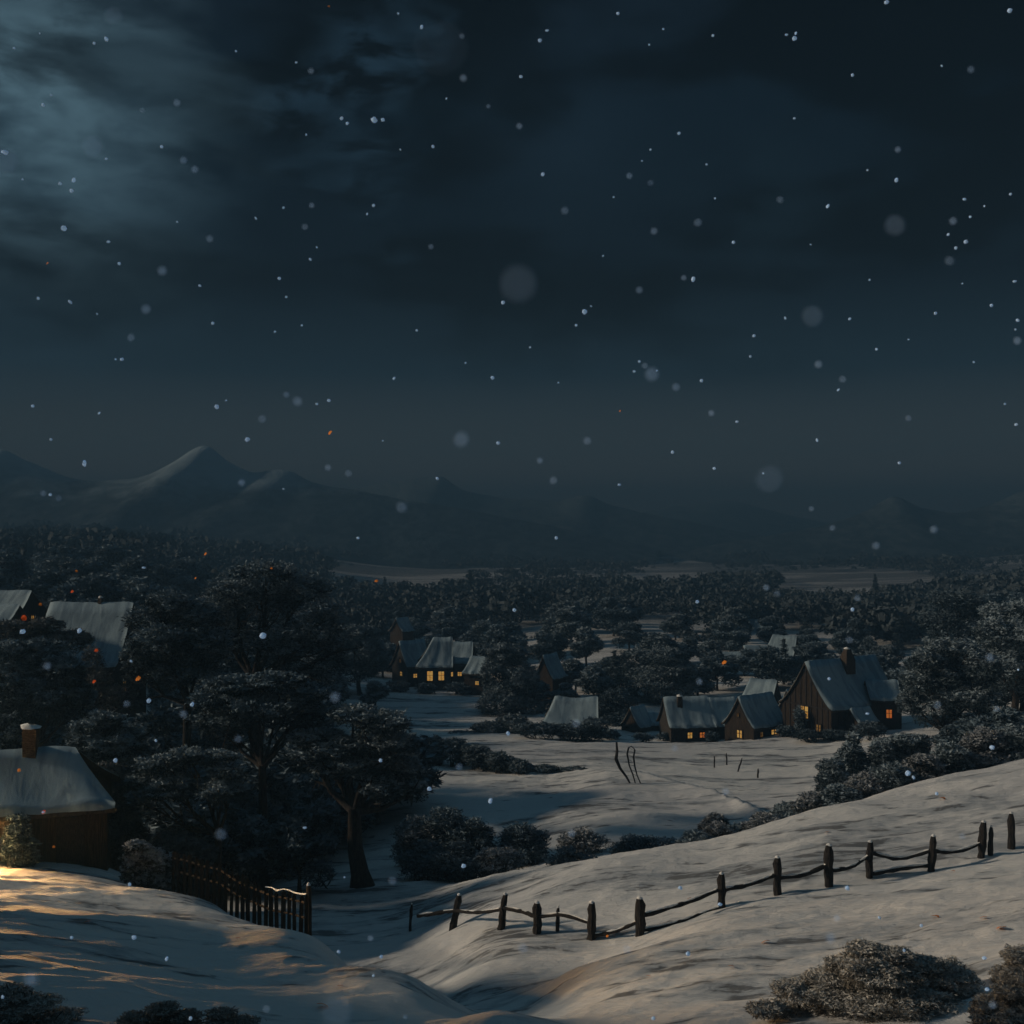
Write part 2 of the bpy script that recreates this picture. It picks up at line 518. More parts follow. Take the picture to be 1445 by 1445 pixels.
def np_quads(name, V, material, parent=None, loc=None, attr=None):
    """V: (n,4,3)"""
    n = len(V)
    me = bpy.data.meshes.new(name)
    me.vertices.add(n * 4); me.vertices.foreach_set('co', V.reshape(-1).astype(np.float32))
    me.loops.add(n * 4); me.loops.foreach_set('vertex_index', np.arange(n * 4, dtype=np.int32))
    me.polygons.add(n)
    me.polygons.foreach_set('loop_start', np.arange(0, n * 4, 4, dtype=np.int32))
    me.polygons.foreach_set('loop_total', np.full(n, 4, dtype=np.int32))
    me.update(calc_edges=True)
    if attr is not None:
        a = me.attributes.new('snow', 'FLOAT', 'POINT')
        a.data.foreach_set('value', np.repeat(attr, 4).astype(np.float32))
    return link_mesh(name, me, material, parent, loc)


# ------------------------------------------------------------------ ground sheet
def build_ground():
    us = np.concatenate([np.linspace(-2400, -500, 60, endpoint=False), np.linspace(-500, -30, 70, endpoint=False),
                         np.linspace(-30, 1475, 560, endpoint=False), np.linspace(1475, 2100, 70, endpoint=False),
                         np.linspace(2100, 3900, 50)])
    Ys = np.concatenate([np.geomspace(2, 18, 40, endpoint=False), np.geomspace(18, 52, 290, endpoint=False),
                         np.geomspace(52, 125, 170, endpoint=False), np.geomspace(125, 1800, 160)])
    U, YY = np.meshgrid(us, Ys)
    x = (U - CX) / F * YY
    z = ground_z(x.ravel(), YY.ravel()).reshape(x.shape)
    co = np.stack([x, YY, z], -1).reshape(-1, 3)
    nr, nc = x.shape
    i = np.arange((nr - 1) * (nc - 1)); r = i // (nc - 1); c = i % (nc - 1)
    a = r * nc + c
    q = np.stack([a, a + 1, a + nc + 1, a + nc], -1)
    me = bpy.data.meshes.new('ground')
    me.vertices.add(len(co)); me.vertices.foreach_set('co', co.reshape(-1).astype(np.float32))
    me.loops.add(q.size); me.loops.foreach_set('vertex_index', q.reshape(-1).astype(np.int32))
    me.polygons.add(len(q)); me.polygons.foreach_set('loop_start', np.arange(0, q.size, 4, dtype=np.int32))
    me.polygons.foreach_set('loop_total', np.full(len(q), 4, dtype=np.int32))
    me.update(calc_edges=True)
    o = link_mesh('ground', me, M['ground'], smooth=True)
    tag(o, 'snow covered ground rolling down into a wide dark valley', kind='structure')


build_ground()


def hills(name, sil, Y0, depth, material, label, seed):
    """a ridge with its own distance and depth, crest given as (bearing, height above plain)"""
    px = np.linspace(sil[0][0], sil[-1][0], 260)
    py = pchip([a for a, b in sil], [b for a, b in sil], px)
    X0 = wx(px, Y0); crest = wz(py, Y0)
    rows = []
    for t in np.linspace(-1, 1, 45):
        prof_ = (1 - abs(t)) ** 1.7 if t < 0 else (1 - t) ** 1.3
        y = Y0 + depth * t
        x = X0 + depth * .16 * t
        base = -7.0
        n = fbm(x / 110, np.full_like(x, y) / 130, seed, 5, .55)
        rg = 1 - np.abs(fbm(x / 60 + t, np.full_like(x, y) / 190, seed + 5, 4, .55))
        ampl = (1 - abs(prof_ - .5) * 1.3)
        z = base + (crest - base) * prof_ + (n * .18 + (rg - .75) * .26) * (crest - base) * max(ampl, .12) * .55
        rows.append([(x[k], y, z[k]) for k in range(len(px))])
    mb = MB(); mb.quad_grid(rows)
    o = mb.build(name, material, smooth=True)
    tag(o, label, kind='structure')


hills('hills', [(-900, 660), (-500, 640), (-200, 638), (-40, 628), (0, 631), (35, 651), (90, 671), (140, 681), (190, 676), (240, 656), (290, 632), (325, 655), (360, 669), (396, 663), (440, 680), (500, 692), (620, 712), (720, 730), (830, 752), (930, 775)],
      760, 300, M['hillsnow'], 'two snow dusted peaks above the wooded left hillside', 3)
hills('hills', [(380, 720), (480, 694), (545, 682), (620, 672), (655, 690), (720, 702), (785, 706), (825, 699), (860, 713), (915, 726), (1000, 742), (1100, 760)],
      960, 240, M['hill'], 'long low hazy hills in the middle distance', 8)
hills('hills', [(820, 745), (900, 724), (960, 714), (1020, 706), (1075, 717), (1130, 730), (1200, 742), (1290, 755)],
      1280, 300, M['hill'], 'faint pale hill fading into the mist', 12)
hills('hills', [(930, 790), (1010, 768), (1110, 752), (1180, 737), (1222, 722), (1262, 703), (1300, 717), (1350, 724), (1400, 712), (1445, 694), (1560, 675), (1800, 665), (2200, 675)],
      820, 260, M['hill'], 'dark pointed hill rising on the right horizon', 17)


# ------------------------------------------------------------------ foliage
def shell(nq, rx, ry, rz, s, seed, snow_amt=.8, fill=.65, elong=2.9, bias=-.02):
    """twig-sized faces through the outer shell of a lobe; returns quads (n,4,3) and snow (n)"""
    g = np.random.default_rng(seed)
    d = g.normal(size=(nq, 3)); d /= np.linalg.norm(d, axis=1)[:, None]
    d[:, 2] = np.where((d[:, 2] < -.25) & (g.random(nq) < .6), -d[:, 2], d[:, 2])
    th = np.arctan2(d[:, 1], d[:, 0]); ph = np.arcsin(np.clip(d[:, 2], -1, 1))
    lump = fbm(th * 1.6 + seed, ph * 2.4, seed, 3) * .46 + fbm(th * 6 + seed, ph * 7, seed + 3, 2) * .13
    r = (fill + (1 - fill) * g.random(nq) ** .6) * (1 + lump)
    stray = g.random(nq) < .06
    r = np.where(stray, r * (1 + .22 * g.random(nq)), r)
    c = d * r[:, None] * np.array([rx, ry, rz])
    a = g.normal(size=(nq, 3)) + d * .8; a[:, 2] *= .75
    a /= np.linalg.norm(a, axis=1)[:, None]
    b = np.cross(a, g.normal(size=(nq, 3))); b /= np.linalg.norm(b, axis=1)[:, None]
    sz = s * (.45 + 1.1 * g.random(nq)) * np.where(stray, .7, 1)
    la = a * (sz * elong * .5)[:, None]; lb = b * (sz * .27)[:, None]
    nz = d[:, 2] * np.clip(r / 1.0, 0, 1.3)
    patch = fbm(th * 2.6 - seed, ph * 3.5, seed + 9, 2) * 1.25
    snow = np.clip((nz + .9 * patch + bias) * 2.8, 0, 1) * (g.random(nq) < .93) * snow_amt
    snow = snow * (.75 + .25 * g.random(nq))
    sn = snow > .3
    # snow lies flatter and broader than twigs
    la[sn, 2] *= .7; lb[sn, 2] *= .7; lb[sn] *= 1.7
    k1 = (.25 + .5 * g.random(nq))[:, None]; k2 = (.25 + .5 * g.random(nq))[:, None]
    V = np.stack([c - la, c - lb * k1 * 2, c + la, c + lb * k2 * 2], 1)
    return V, snow


def branch_net(mb, base, targets, r0, trunk_top, rough=.08):
    """tapered trunk then limbs to each lobe, each limb forking into finer ones"""
    base = Vector(base); tt = Vector(trunk_top)
    mid = base.lerp(tt, .5) + Vector((random.uniform(-.2, .2), random.uniform(-.1, .1), 0)) * r0 * 2
    mb.tube([base - Vector((0, 0, r0 * 1.5)), base + Vector((0, 0, r0 * .2)), base.lerp(mid, .35), mid, tt],
            [r0 * 1.9, r0 * 1.35, r0 * 1.0, r0 * .85, r0 * .7], 9, rough)
    for t in targets:
        t = Vector(t)
        L = (t - tt).length
        p1 = tt.lerp(t, .4) + Vector((0, 0, -.10 * L)) + Vector([random.uniform(-.06, .06) * L for _ in range(3)])
        p2 = tt.lerp(t, .75) + Vector([random.uniform(-.05, .05) * L for _ in range(3)])
        rr = r0 * random.uniform(.34, .5)
        mb.tube([tt - Vector((0, 0, r0 * .5)), p1, p2, t], [rr, rr * .72, rr * .45, rr * .15], 6, .1)
        for k in range(4):
            a = p1.lerp(p2, random.random())
            e = a + (t - tt) * random.uniform(.25, .5) + Vector([random.uniform(-.28, .28) * L for _ in range(3)])
            m_ = a.lerp(e, .5) + Vector([random.uniform(-.06, .06) * L for _ in range(3)])
            mb.tube([a, m_, e], [rr * .38, rr * .25, rr * .07], 5)
            for q in range(2):
                a2 = a.lerp(e, random.uniform(.4, .9))
                e2 = a2 + Vector([random.uniform(-.2, .2) * L for _ in range(3)])
                mb.tube([a2, e2], [rr * .15, rr * .04], 4)


_seed = [100]


def plant(name, cat, label, Y, base_px, lobes, folmat='fol', bark='bark', trunk=True, r0=.22, fork=None, group=None,
          s_px=3.0, cover=.9, snow=.8, depth=1.0, part='crown', fill=.65, base_Y=None, cap=9000, bias=-.02):
    """lobes: (bearing px, row py, half width px, half height px) at distance Y -> real-size tree or shrub"""
    k = Y / F
    bx = wx(base_px, Y); by = base_Y or Y
    bz = gz(bx, by)
    root = empty(name, (bx, by, bz)); tag(root, label, cat, group)
    Vs, Sn, T = [], [], []
    if not trunk:
        # carry every clump of a shrub down to the snow it grows from
        lobes = list(lobes)
        for (px, py, hw, hh) in list(lobes):
            gy = VH + F * (CAMZ - gpx(px, Y)) / Y
            q = py + hh * .9
            while q + hh * .5 < gy and len(lobes) < 30:
                lobes.append((px + random.uniform(-.2, .2) * hw, q, hw * random.uniform(.85, 1.05), hh)); q += hh * 1.1
    for (px, py, hw, hh) in lobes:
        _seed[0] += 1
        rx, rz = hw * k, hh * k
        ry = (rx + rz) * .55 * depth
        dy = random.uniform(-.5, .5) * ry * 1.2
        cx = wx(px, Y + dy) - bx; cy = Y + dy - by; cz = wz(py, Y + dy) - bz
        s = s_px * k * .78
        area = 4 * math.pi * ((rx * rz + rx * ry + ry * rz) / 3)
        n = int(min(cap, max(60, cover * area * 2.9 / (s * s * 1.2))))
        V, a = shell(n, rx, ry, rz, s, _seed[0], snow, fill, bias=bias)
        Vs.append(V + np.array([cx, cy, cz])); Sn.append(a); T.append((cx, cy, cz - rz * .2))
    np_quads(part, np.concatenate(Vs), M[folmat], root, attr=np.concatenate(Sn))
    mb = MB()
    if trunk:
        if fork: ft = (wx(fork[0], Y) - bx, 0, wz(fork[1], Y) - bz)
        else:
            zs = min(t[2] for t in T); ft = (sum(t[0] for t in T) / len(T) * .3, 0, max(zs * .7, .5))
        branch_net(mb, (0, 0, 0), T, r0, ft)
        mb.build('trunk', M[bark], root, smooth=True)
    else:
        for t in T:
            for q in range(4):
                b0 = Vector((t[0] * .6 + random.uniform(-.3, .3), t[1] * .6 + random.uniform(-.2, .2), -.3 + min(0, gz(bx + t[0] * .6, by + t[1] * .6) - bz)))
                e = Vector(t) + Vector([random.uniform(-.5, .5) * hw * k for _ in range(3)])
                mb.tube([b0, b0.lerp(e, .5) + Vector((random.uniform(-.1, .1), 0, 0)), e], [.03 * Y / 40, .02 * Y / 40, .008], 4)
        mb.build('stem', M[bark], root, smooth=True)
    return root


# ------------------------------------------------------------------ houses
def house(name, label, px, Y, L, W, h, r, rot=0, hip=(0, 0), over=.35, wallm='timber', chim=None, wins=(), door=None,
          sag=.12, base_py=None, group=None, cat='house', curve=.35, roofmat='roofsnow', zoff=0.0, timbers=False):
    """ridge along local x; front slope faces local -y. wins: (side, u, z, w, h, pane)"""
    bx = wx(px, Y); bz = (wz(base_py, Y) if base_py else gz(bx, Y)) + zoff
    root = empty(name, (bx, Y, bz), R(rot)); tag(root, label, cat, group)
    prz = lambda t: h + r * ((1 - t) * (1 - curve) + (1 - t) ** 2 * curve)      # t 0 ridge .. 1 wall line
    eave_t = 1 + over / (W / 2)
    dzdt = -(1 - curve) * r
    def rz(t): return prz(t) if t <= 1 else prz(1) + dzdt * (t - 1) * .55
    # walls
    ts = [1, .8, .6, .4, .2, 0]
    poly = [(-W / 2, -1.2)] + [(-W / 2 * t, rz(t) - .10) for t in ts] + [(W / 2 * t, rz(t) - .10) for t in reversed(ts[:-1])] + [(W / 2, -1.2)]
    mb = MB()
    def inset(z, e):
        return 0 if z < h else hip[e] * min(1, (z - h) / r) * 1.0
    b = len(mb.v); n = len(poly)
    for e, X, sg in ((0, -L / 2, 1), (1, L / 2, -1)):
        for (y, z) in poly: mb.v.append((X + sg * inset(z, e), y, z))
    mb.f.append(tuple(b + i for i in reversed(range(n)))); mb.f.append(tuple(b + n + i for i in range(n)))
    for i in range(n):
        j = (i + 1) % n; mb.f.append((b + i, b + j, b + n + j, b + n + i))
    mb.build('wall', M[wallm], root)
    if timbers:
        tb = MB()
        for x in np.arange(-L / 2 + .1, L / 2, .9):
            tb.box((x, -W / 2 - .015, h / 2 - .1), (.13, .07, h))
        for y in np.arange(-W / 2 + .35, W / 2, .62):
            hh = rz(abs(y) / (W / 2)) - .15
            tb.box((-L / 2 - .02, y, hh / 2), (.07, .12, hh)); 
        tb.box((-L / 2 - .035, 0, h + .05), (.09, W, .15)); tb.box((0, -W / 2 - .03, h * .52), (L, .09, .12))
        tb.build('timber_frame', M['post'], root)
    # roof slab and its snow
    def slab(t0, t1, off, thick, mname, nm, parent, grow=0.0, jit=0.0):
        nx = 18; rows_t, rows_b = [], []
        tt = [(-1, t) for t in np.linspace(t1, t0, 8)] + [(1, t) for t in np.linspace(t0, t1, 8)][1:]
        for (sg, t) in tt:
            rt, rb = [], []
            for i in range(nx + 1):
                u = i / nx
                xl = -L / 2 - over * .8 - grow + hip[0] * (1 - min(t, 1)); xr = L / 2 + over * .8 + grow - hip[1] * (1 - min(t, 1))
                x = xl + (xr - xl) * u
                sg_ = sag * math.sin(math.pi * u) * (1 - .5 * t)
                jj = (random.uniform(-jit, jit) if jit else 0)
                z = rz(t) + off - sg_ + jj
                ed = (1 if not jit else min(1, .35 + 2.2 * min(u, 1 - u) * 4) * (1 + .35 * math.sin(u * 17 + sg * 2 + L) * t))
                yy = sg * W / 2 * t
                if jit and t == t1: yy += sg * (.06 * math.sin(u * 11 + W) + .04 * math.sin(u * 29 + L)) + random.uniform(-jit, jit)
                rt.append((x, yy, z + thick * ed)); rb.append((x, yy, z))
            rows_t.append(rt); rows_b.append(rb)
        m2 = MB()
        a = m2.quad_grid(rows_t); bq = m2.quad_grid([list(q) for q in rows_b])
        nr = len(rows_t); nc = nx + 1
        for i in range(nr - 1):
            for (j) in (0, nc - 1):
                m2.f.append((a + i * nc + j, a + (i + 1) * nc + j, bq + (i + 1) * nc + j, bq + i * nc + j))
        for j in range(nc - 1):
            for i in (0, nr - 1):
                m2.f.append((a + i * nc + j, bq + i * nc + j, bq + i * nc + j + 1, a + i * nc + j + 1))
        return m2.build(nm, M[mname], parent, smooth=True)
    rf = slab(0, eave_t, -.02, .14, 'thatch', 'roof', root)
    slab(0, eave_t - .01, .125, .20, roofmat, 'snow_cover', rf, grow=-.05, jit=.022)
    if chim:
        for (cx_, cy_, cw, ch, tp) in chim:
            t = abs(cy_) / (W / 2); z0 = rz(t) - .5
            c = MB()
            c.tube([(cx_, cy_, z0), (cx_, cy_, z0 + .4 + ch * .5), (cx_ + .02, cy_, z0 + .5 + ch)], [cw * .66, cw * .64, cw * .64 * tp], 4, .05)
            co = c.build('chimney', M['brick'], root)
            c = MB(); c.tube([(cx_ + .02, cy_, z0 + .49 + ch), (cx_ + .02, cy_, z0 + .56 + ch), (cx_ + .04, cy_, z0 + .63 + ch)], [cw * .68 * tp, cw * .66 * tp, cw * .25 * tp], 7, .12)
            c.build('snow_cap', M['snowcap'], co, smooth=True)
    for (side, u, z, w_, h_, pn) in wins:
        if side == 'f': T = Matrix.Translation((u, -W / 2, z))
        elif side == 'l': T = Matrix.Translation((-L / 2 - (.06 if timbers else 0), u, z)) @ Matrix.Rotation(R(-90), 4, 'Z')
        else: T = Matrix.Translation((L / 2, u, z)) @ Matrix.Rotation(R(90), 4, 'Z')
        fr = MB(); th = min(.07, w_ * .12)
        for (cx_, cz_, sx, sz) in ((0, h_ / 2, w_ + th, th), (0, -h_ / 2, w_ + th * 2, th), (-w_ / 2, 0, th, h_ - th), (w_ / 2, 0, th, h_ - th), (0, 0, th * .6, h_ - th)):
            fr.box((cx_, -.045, cz_), (sx, .11, sz))
        for sg in (-1, 1): fr.box((sg * w_ / 4, -.04, h_ * .05), (w_ / 2 - th * .8, .08, th * .5))
        fr.v = [tuple(T @ Vector(v)) for v in fr.v]
        fo = fr.build('window', M['post'], root)
        p = MB(); p.box((0, -.012, 0), (w_ - th, .03, h_ - th)); p.v = [tuple(T @ Vector(v)) for v in p.v]
        p.build('pane', M[pn], fo)
    if door:
        side, u, w_, h_ = door
        d = MB()
        d.box((u, -W / 2 - .04, h_ / 2), (w_, .08, h_)); d.box((u, -W / 2 - .03, h_ + .05), (w_ + .2, .1, .1))
        for sg in (-1, 1): d.box((u + sg * (w_ / 2 + .05), -W / 2 - .03, h_ / 2), (.1, .1, h_))
        do = d.build('door', M['post'], root)
    return root


# near cottage on the left
house('cottage', 'timber cottage with pale snowy roof and squat chimney on the near left knoll', 14, 42.8, 7.3, 4.4, 2.2, 1.7, rot=18,
      hip=(0, 1.55), over=.42, wallm='timber', sag=.04, curve=.25,
      chim=[(.75, -.1, .52, 1.2, 1.15)], wins=[('f', -2.2, 1.25, .8, .9, 'pane_hot'), ('f', 1.6, 1.3, .5, .6, 'pane_dim')][:1], door=('f', 2.35, .8, 1.8))
# big barn roof behind it
house('farmhouse', 'large farmhouse with broad snowy roof and small dark chimney among the left trees', 126, 86, 6.6, 6.2, 3.6, 4.3, rot=-4,
      hip=(.5, .1), over=.5, sag=.12, chim=[(.85, .1, .36, .75, .8)], wins=[('r', -1.2, 1.7, .7, .9, 'pane_dim')], base_py=996)
house('farmhouse', 'snow roofed house cut off by the left edge with a lit gable window', 6, 92, 5.4, 4.2, 2.6, 1.9, rot=-14,
      hip=(0, .3), over=.4, wins=[('r', 0, 2.3, .42, .7, 'pane'), ('f', 1.6, 1.9, .7, .45, 'pane_red')], base_py=912)
house('shed', 'low snowy lean shed below the left edge farmhouse', -6, 84, 3.6, 3.2, 1.5, 1.3, rot=-8, over=.3, base_py=908, cat='shed')

# village left of centre
house('cottage', 'cottage with steep front gable at the left end of the far lit row', 581, 141, 3.6, 3.7, 2.5, 2.9, rot=38, over=.3,
      wins=[('l', -.2, 3.1, .42, .5, 'pane_dim'), ('l', -.4, 1.5, .6, .6, 'pane'), ('f', -.7, 1.3, .6, .55, 'pane'), ('f', .9, 1.3, .38, .8, 'pane_dim')], base_py=965, wallm='stone')
house('hall', 'long hall with tall lit windows at the middle of the far lit row', 613, 138, 4.1, 4.2, 2.35, 3.2, rot=4, hip=(2.1, 0), over=.35,
      wins=[('f', -.55, 1.2, .75, 1.25, 'pane'), ('f', .85, 1.2, .75, 1.15, 'pane')], base_py=964, wallm='stone')
house('cottage', 'cottage with two square windows at the right end of the far lit row', 650, 141, 3.5, 4.0, 2.9, 2.3, rot=-10, hip=(0, .3), over=.3,
      wins=[('f', -.8, 1.5, .62, .6, 'pane'), ('f', .35, 1.55, .6, .55, 'pane'), ('f', -1.1, 2.4, .9, .2, 'pane_dim')], base_py=965, chim=[(-.9, .2, .2, .5, .9)])
house('shed', 'small shed with cross barred window right of the far lit row', 673, 133, 2.4, 2.6, 1.7, 1.7, rot=-16, hip=(.6, 0), over=.3,
      wins=[('f', .45, .55, .5, .5, 'pane')], base_py=968, cat='shed')
house('cottage', 'tiny dim gabled cottage behind the far lit row', 567, 168, 2.4, 2.6, 1.0, 1.8, rot=52, over=.3, base_py=899)
# lone gable between
house('cottage', 'hidden cottage with pointed dark gable and one round glow above the long barn', 776, 126, 3.2, 2.4, 1.9, 2.4, rot=60, over=.25,
      wins=[('l', -.05, 1.0, .6, .65, 'pane')], base_py=978)
house('barn', 'low barn with long swaybacked snowy roof and one yellow window', 806, 106, 4.9, 4.4, 1.75, 2.2, rot=-6, hip=(1.1, .1), over=.35, sag=.28,
      wins=[('f', -.75, .75, .42, .75, 'pane'), ('l', 0, 1.0, .4, .4, 'pane_red'), ('r', -.3, 1.3, .5, .35, 'pane_red')], base_py=1043, cat='barn')
house('shed', 'tiny sagging shed left of the front cottage row', 899, 108, 2.2, 2.2, .9, 1.7, rot=48, over=.25, base_py=1036, cat='shed')
house('shed', 'low flat snowed shed against the front cottage row', 921, 109, 2.8, 2.3, 1.2, .9, rot=5, over=.2, base_py=1038, cat='shed')
# front row
house('cottage', 'front row cottage with brick chimney and two orange windows', 968, 104, 4.1, 3.8, 1.75, 2.35, rot=9, over=.3, sag=.10,
      chim=[(-.75, -.4, .55, .95, .85)], wins=[('f', -.25, 1.0, .5, .6, 'pane'), ('f', .95, 1.0, .55, .55, 'pane_red')], base_py=1047, wallm='stone', door=('f', -1.3, .6, 1.4))
house('cottage', 'narrow middle cottage of the front row with one small window', 1019, 104.5, 2.7, 3.4, 1.8, 2.2, rot=12, over=.22, sag=.08,
      chim=[(.0, .5, .3, .75, .9)], wins=[('f', -.2, 1.2, .6, .45, 'pane')], base_py=1047)
house('cottage', 'front row cottage with steep timber gable facing the field', 1066, 101.5, 4.4, 3.5, 1.75, 2.45, rot=36, over=.28, sag=.08,
      wins=[('l', -.1, 1.0, .7, .75, 'pane'), ('l', .1, 2.7, .3, .35, 'pane_dim'), ('f', .5, 1.15, .9, .5, 'pane'), ('f', -1.2, 1.1, .4, .5, 'pane_dim')], base_py=1047, wallm='timber2')
house('cottage', 'stone cottage with right facing gable behind the front row', 1072, 117, 3.5, 4.1, 3.1, 2.9, rot=-36, hip=(.8, 0), over=.3, base_py=1040, wallm='stone',
      wins=[('r', .3, 3.0, .4, .35, 'pane_dim')])
house('cottage', 'big timber house with tall tapered chimney and glowing round gable window', 1187, 100, 9.2, 5.6, 3.25, 3.75, rot=33, over=.32, sag=.1,
      chim=[(.3, -.4, 1.15, 1.75, .38)], wins=[('l', .1, 2.7, .95, 1.1, 'pane'), ('l', -1.5, 1.5, .6, .7, 'pane_dim'), ('f', -2.4, 2.05, .8, 1.0, 'pane'), ('f', -.6, 2.0, .7, .8, 'pane_dim'), ('f', 1.3, 2.0, .6, .7, 'pane_red')], base_py=1040, wallm='timber2', timbers=True)
house('cottage', 'dark side wing with orange lamp right of the big timber house', 1244, 99, 2.6, 3.4, 2.9, 1.4, rot=-4, over=.25, base_py=1030,
      wins=[('f', .2, 1.75, .55, .8, 'pane_red')])
house('shed', 'leaning porch shed on the right foot of the big timber house', 1214, 96, 2.2, 1.8, 1.5, 1.0, rot=28, over=.2, base_py=1042, cat='shed', wins=[('f', 0, .9, .4, .45, 'pane_dim')])
house('cottage', 'narrow dark gable squeezed between front row and big timber house', 1118, 108, 2.4, 2.6, 2.3, 2.3, rot=50, over=.25, base_py=1040, wins=[('l', 0, 1.4, .4, .45, 'pane_dim')])
# upper village
house('cottage', 'upper cottage with pale round roof and yellow light above the front row', 1102, 150, 4.0, 3.6, 2.5, 2.7, rot=-30, hip=(1.0, 0), over=.3, base_py=952,
      wins=[('f', .0, 1.9, .8, .5, 'pane')])
house('cottage', 'dim long low cottage left of the upper cottage', 1072, 153, 4.4, 3.0, 2.1, 1.1, rot=4, over=.25, base_py=945)
house('barn', 'faint barn with broken sloping roof highest in the village', 1072, 196, 4.6, 5.2, 1.6, 3.1, rot=-50, over=.3, base_py=913, cat='barn')
house('cottage', 'small dark cottage with one amber light above the bare trees', 1030, 148, 3.8, 3.2, 1.7, 1.2, rot=-6, over=.25, base_py=952,
      wins=[('l', 0, 1.2, .9, .7, 'pane'), ('f', -1.4, 1.1, .7, .4, 'pane')])

# spire
def spire():
    Y = 205; bx = wx(1025, Y); bz = wz(900, Y)
    root = empty('church_tower', (bx, Y, bz)); tag(root, 'pale slender church tower fading in the mist', 'tower')
    mb = MB(); mb.tube([(0, 0, -2), (0, 0, 4.2)], [.85, .75], 4); mb.build('wall', M['stone'], root)
    mb = MB(); mb.tube([(0, 0, 4.15), (0, 0, 4.4), (0, 0, 7.2)], [1.0, .8, .04], 4); mb.build('roof', M['roofsnow'], root)
spire()

# ------------------------------------------------------------------ hero trees
P = plant
P('oak_tree', 'tree', 'largest bare domed tree with spreading limbs in the left wood', 62, 366,
  [(375, 812, 48, 22), (330, 838, 44, 24), (428, 838, 46, 30), (306, 872, 34, 26), (372, 860, 60, 34), (452, 885, 36, 40), (470, 925, 20, 34), (405, 915, 52, 34), (330, 905, 40, 28), (440, 960, 30, 26)],
  'fol_dark', r0=.42, fork=(357, 952), s_px=2.6, cover=.34, snow=.95, fill=.35)
P('oak_tree', 'tree', 'rounded snow dusted tree just left of the largest bare tree', 59, 262,
  [(240, 852, 36, 18), (212, 878, 34, 22), (272, 872, 40, 22), (228, 910, 46, 30), (288, 915, 38, 32), (192, 935, 20, 28), (255, 945, 55, 30)],
  'fol_dark', r0=.3, fork=(265, 990), s_px=2.6, cover=.6, snow=1, fill=.5)
P('oak_tree', 'tree', 'low wide snow layered tree below the largest bare tree', 52, 372,
  [(338, 968, 48, 16), (392, 962, 40, 14), (300, 988, 36, 15), (432, 980, 34, 16), (372, 1000, 75, 22), (320, 1020, 50, 20), (425, 1010, 35, 20)],
  'fol_dark', r0=.26, fork=(370, 1080), s_px=2.7, cover=.7, snow=1)
P('pine_tree', 'tree', 'tall dark umbrella tree with snow shelves standing alone by the gully', 51, 511,
  [(498, 1008, 36, 15), (450, 1044, 42, 16), (534, 1020, 42, 18), (490, 1056, 50, 18), (556, 1055, 32, 22), (430, 1068, 28, 11), (522, 1084, 52, 22), (472, 1085, 36, 14), (572, 1088, 26, 22), (588, 1116, 15, 16), (545, 1112, 34, 18)],
  'fol', bark='bark', r0=.42, fork=(500, 1140), s_px=2.7, cover=.75, snow=.8)
P('oak_tree', 'tree', 'flat topped snowy tree right of the near cottage roof', 46, 312,
  [(230, 1080, 40, 15), (266, 1068, 32, 12), (203, 1104, 28, 12), (302, 1070, 32, 12), (322, 1088, 30, 14), (250, 1112, 52, 18), (312, 1118, 38, 17), (202, 1128, 25, 13)],
  'fol', bark='barkwarm', r0=.2, fork=(308, 1175), s_px=2.7, cover=.75, snow=.8)
P('shrub', 'shrub', 'round snow capped bush top behind the near cottage roof', 53, 150,
  [(148, 1018, 28, 14), (125, 1035, 30, 20), (172, 1042, 30, 20), (146, 1060, 45, 26), (146, 1090, 50, 30)], 'fol', trunk=False, s_px=2.6, cover=.8)
P('shrub', 'shrub', 'dark olive bush beside the cottage roof corner', 47, 152,
  [(150, 1092, 26, 15), (168, 1115, 26, 22), (150, 1145, 32, 30), (170, 1180, 34, 30)], 'fol_warm', trunk=False, s_px=2.6, cover=.8, snow=.25)
P('oak_tree', 'tree', 'broad frosted round tree at the left edge above the cottage', 62, 40,
  [(38, 922, 58, 20), (90, 948, 30, 22), (18, 958, 50, 34), (70, 980, 52, 32), (112, 990, 24, 24), (30, 1010, 60, 30)],
  'fol_dark', r0=.3, s_px=2.6, cover=.7, snow=1)
P('oak_tree', 'tree', 'grey brown tree top below the left edge shed', 74, 50,
  [(20, 890, 42, 14), (62, 884, 26, 12), (98, 905, 34, 16), (40, 905, 50, 18)], 'fol_warm', r0=.25, s_px=2.4, cover=.7, snow=.35)
P('oak_tree', 'tree', 'sparse tree with rusty leaves hanging before the farmhouse', 70, 145,
  [(130, 935, 16, 22), (138, 965, 20, 25), (190, 955, 18, 20), (160, 990, 40, 25)], 'fol_warm', r0=.2, s_px=2.4, cover=.35, snow=.15, fill=.3)
P('oak_tree', 'tree', 'big frosted tree right of the big timber house', 74, 1330,
  [(1308, 932, 26, 16), (1340, 916, 36, 14), (1300, 962, 28, 22), (1335, 955, 46, 30), (1376, 945, 34, 30), (1282, 990, 16, 16), (1318, 1000, 40, 24), (1365, 990, 40, 30)],
  'fol', r0=.34, s_px=2.5, cover=.7, snow=.8)
P('oak_tree', 'tree', 'tall pale crowned tree at the right edge', 84, 1432,
  [(1425, 868, 38, 18), (1400, 898, 24, 24), (1440, 905, 40, 32), (1475, 870, 34, 30), (1420, 945, 44, 36), (1470, 950, 40, 40)],
  'fol', r0=.36, s_px=2.4, cover=.7, snow=.9)
P('oak_tree', 'tree', 'dark open tree behind the frosted right hand trees', 112, 1362,
  [(1348, 850, 38, 16), (1378, 876, 34, 26), (1328, 882, 34, 22), (1355, 900, 44, 22)], 'fol_dark', r0=.38, fork=(1362, 915), s_px=2.3, cover=.4, snow=.6, fill=.35)
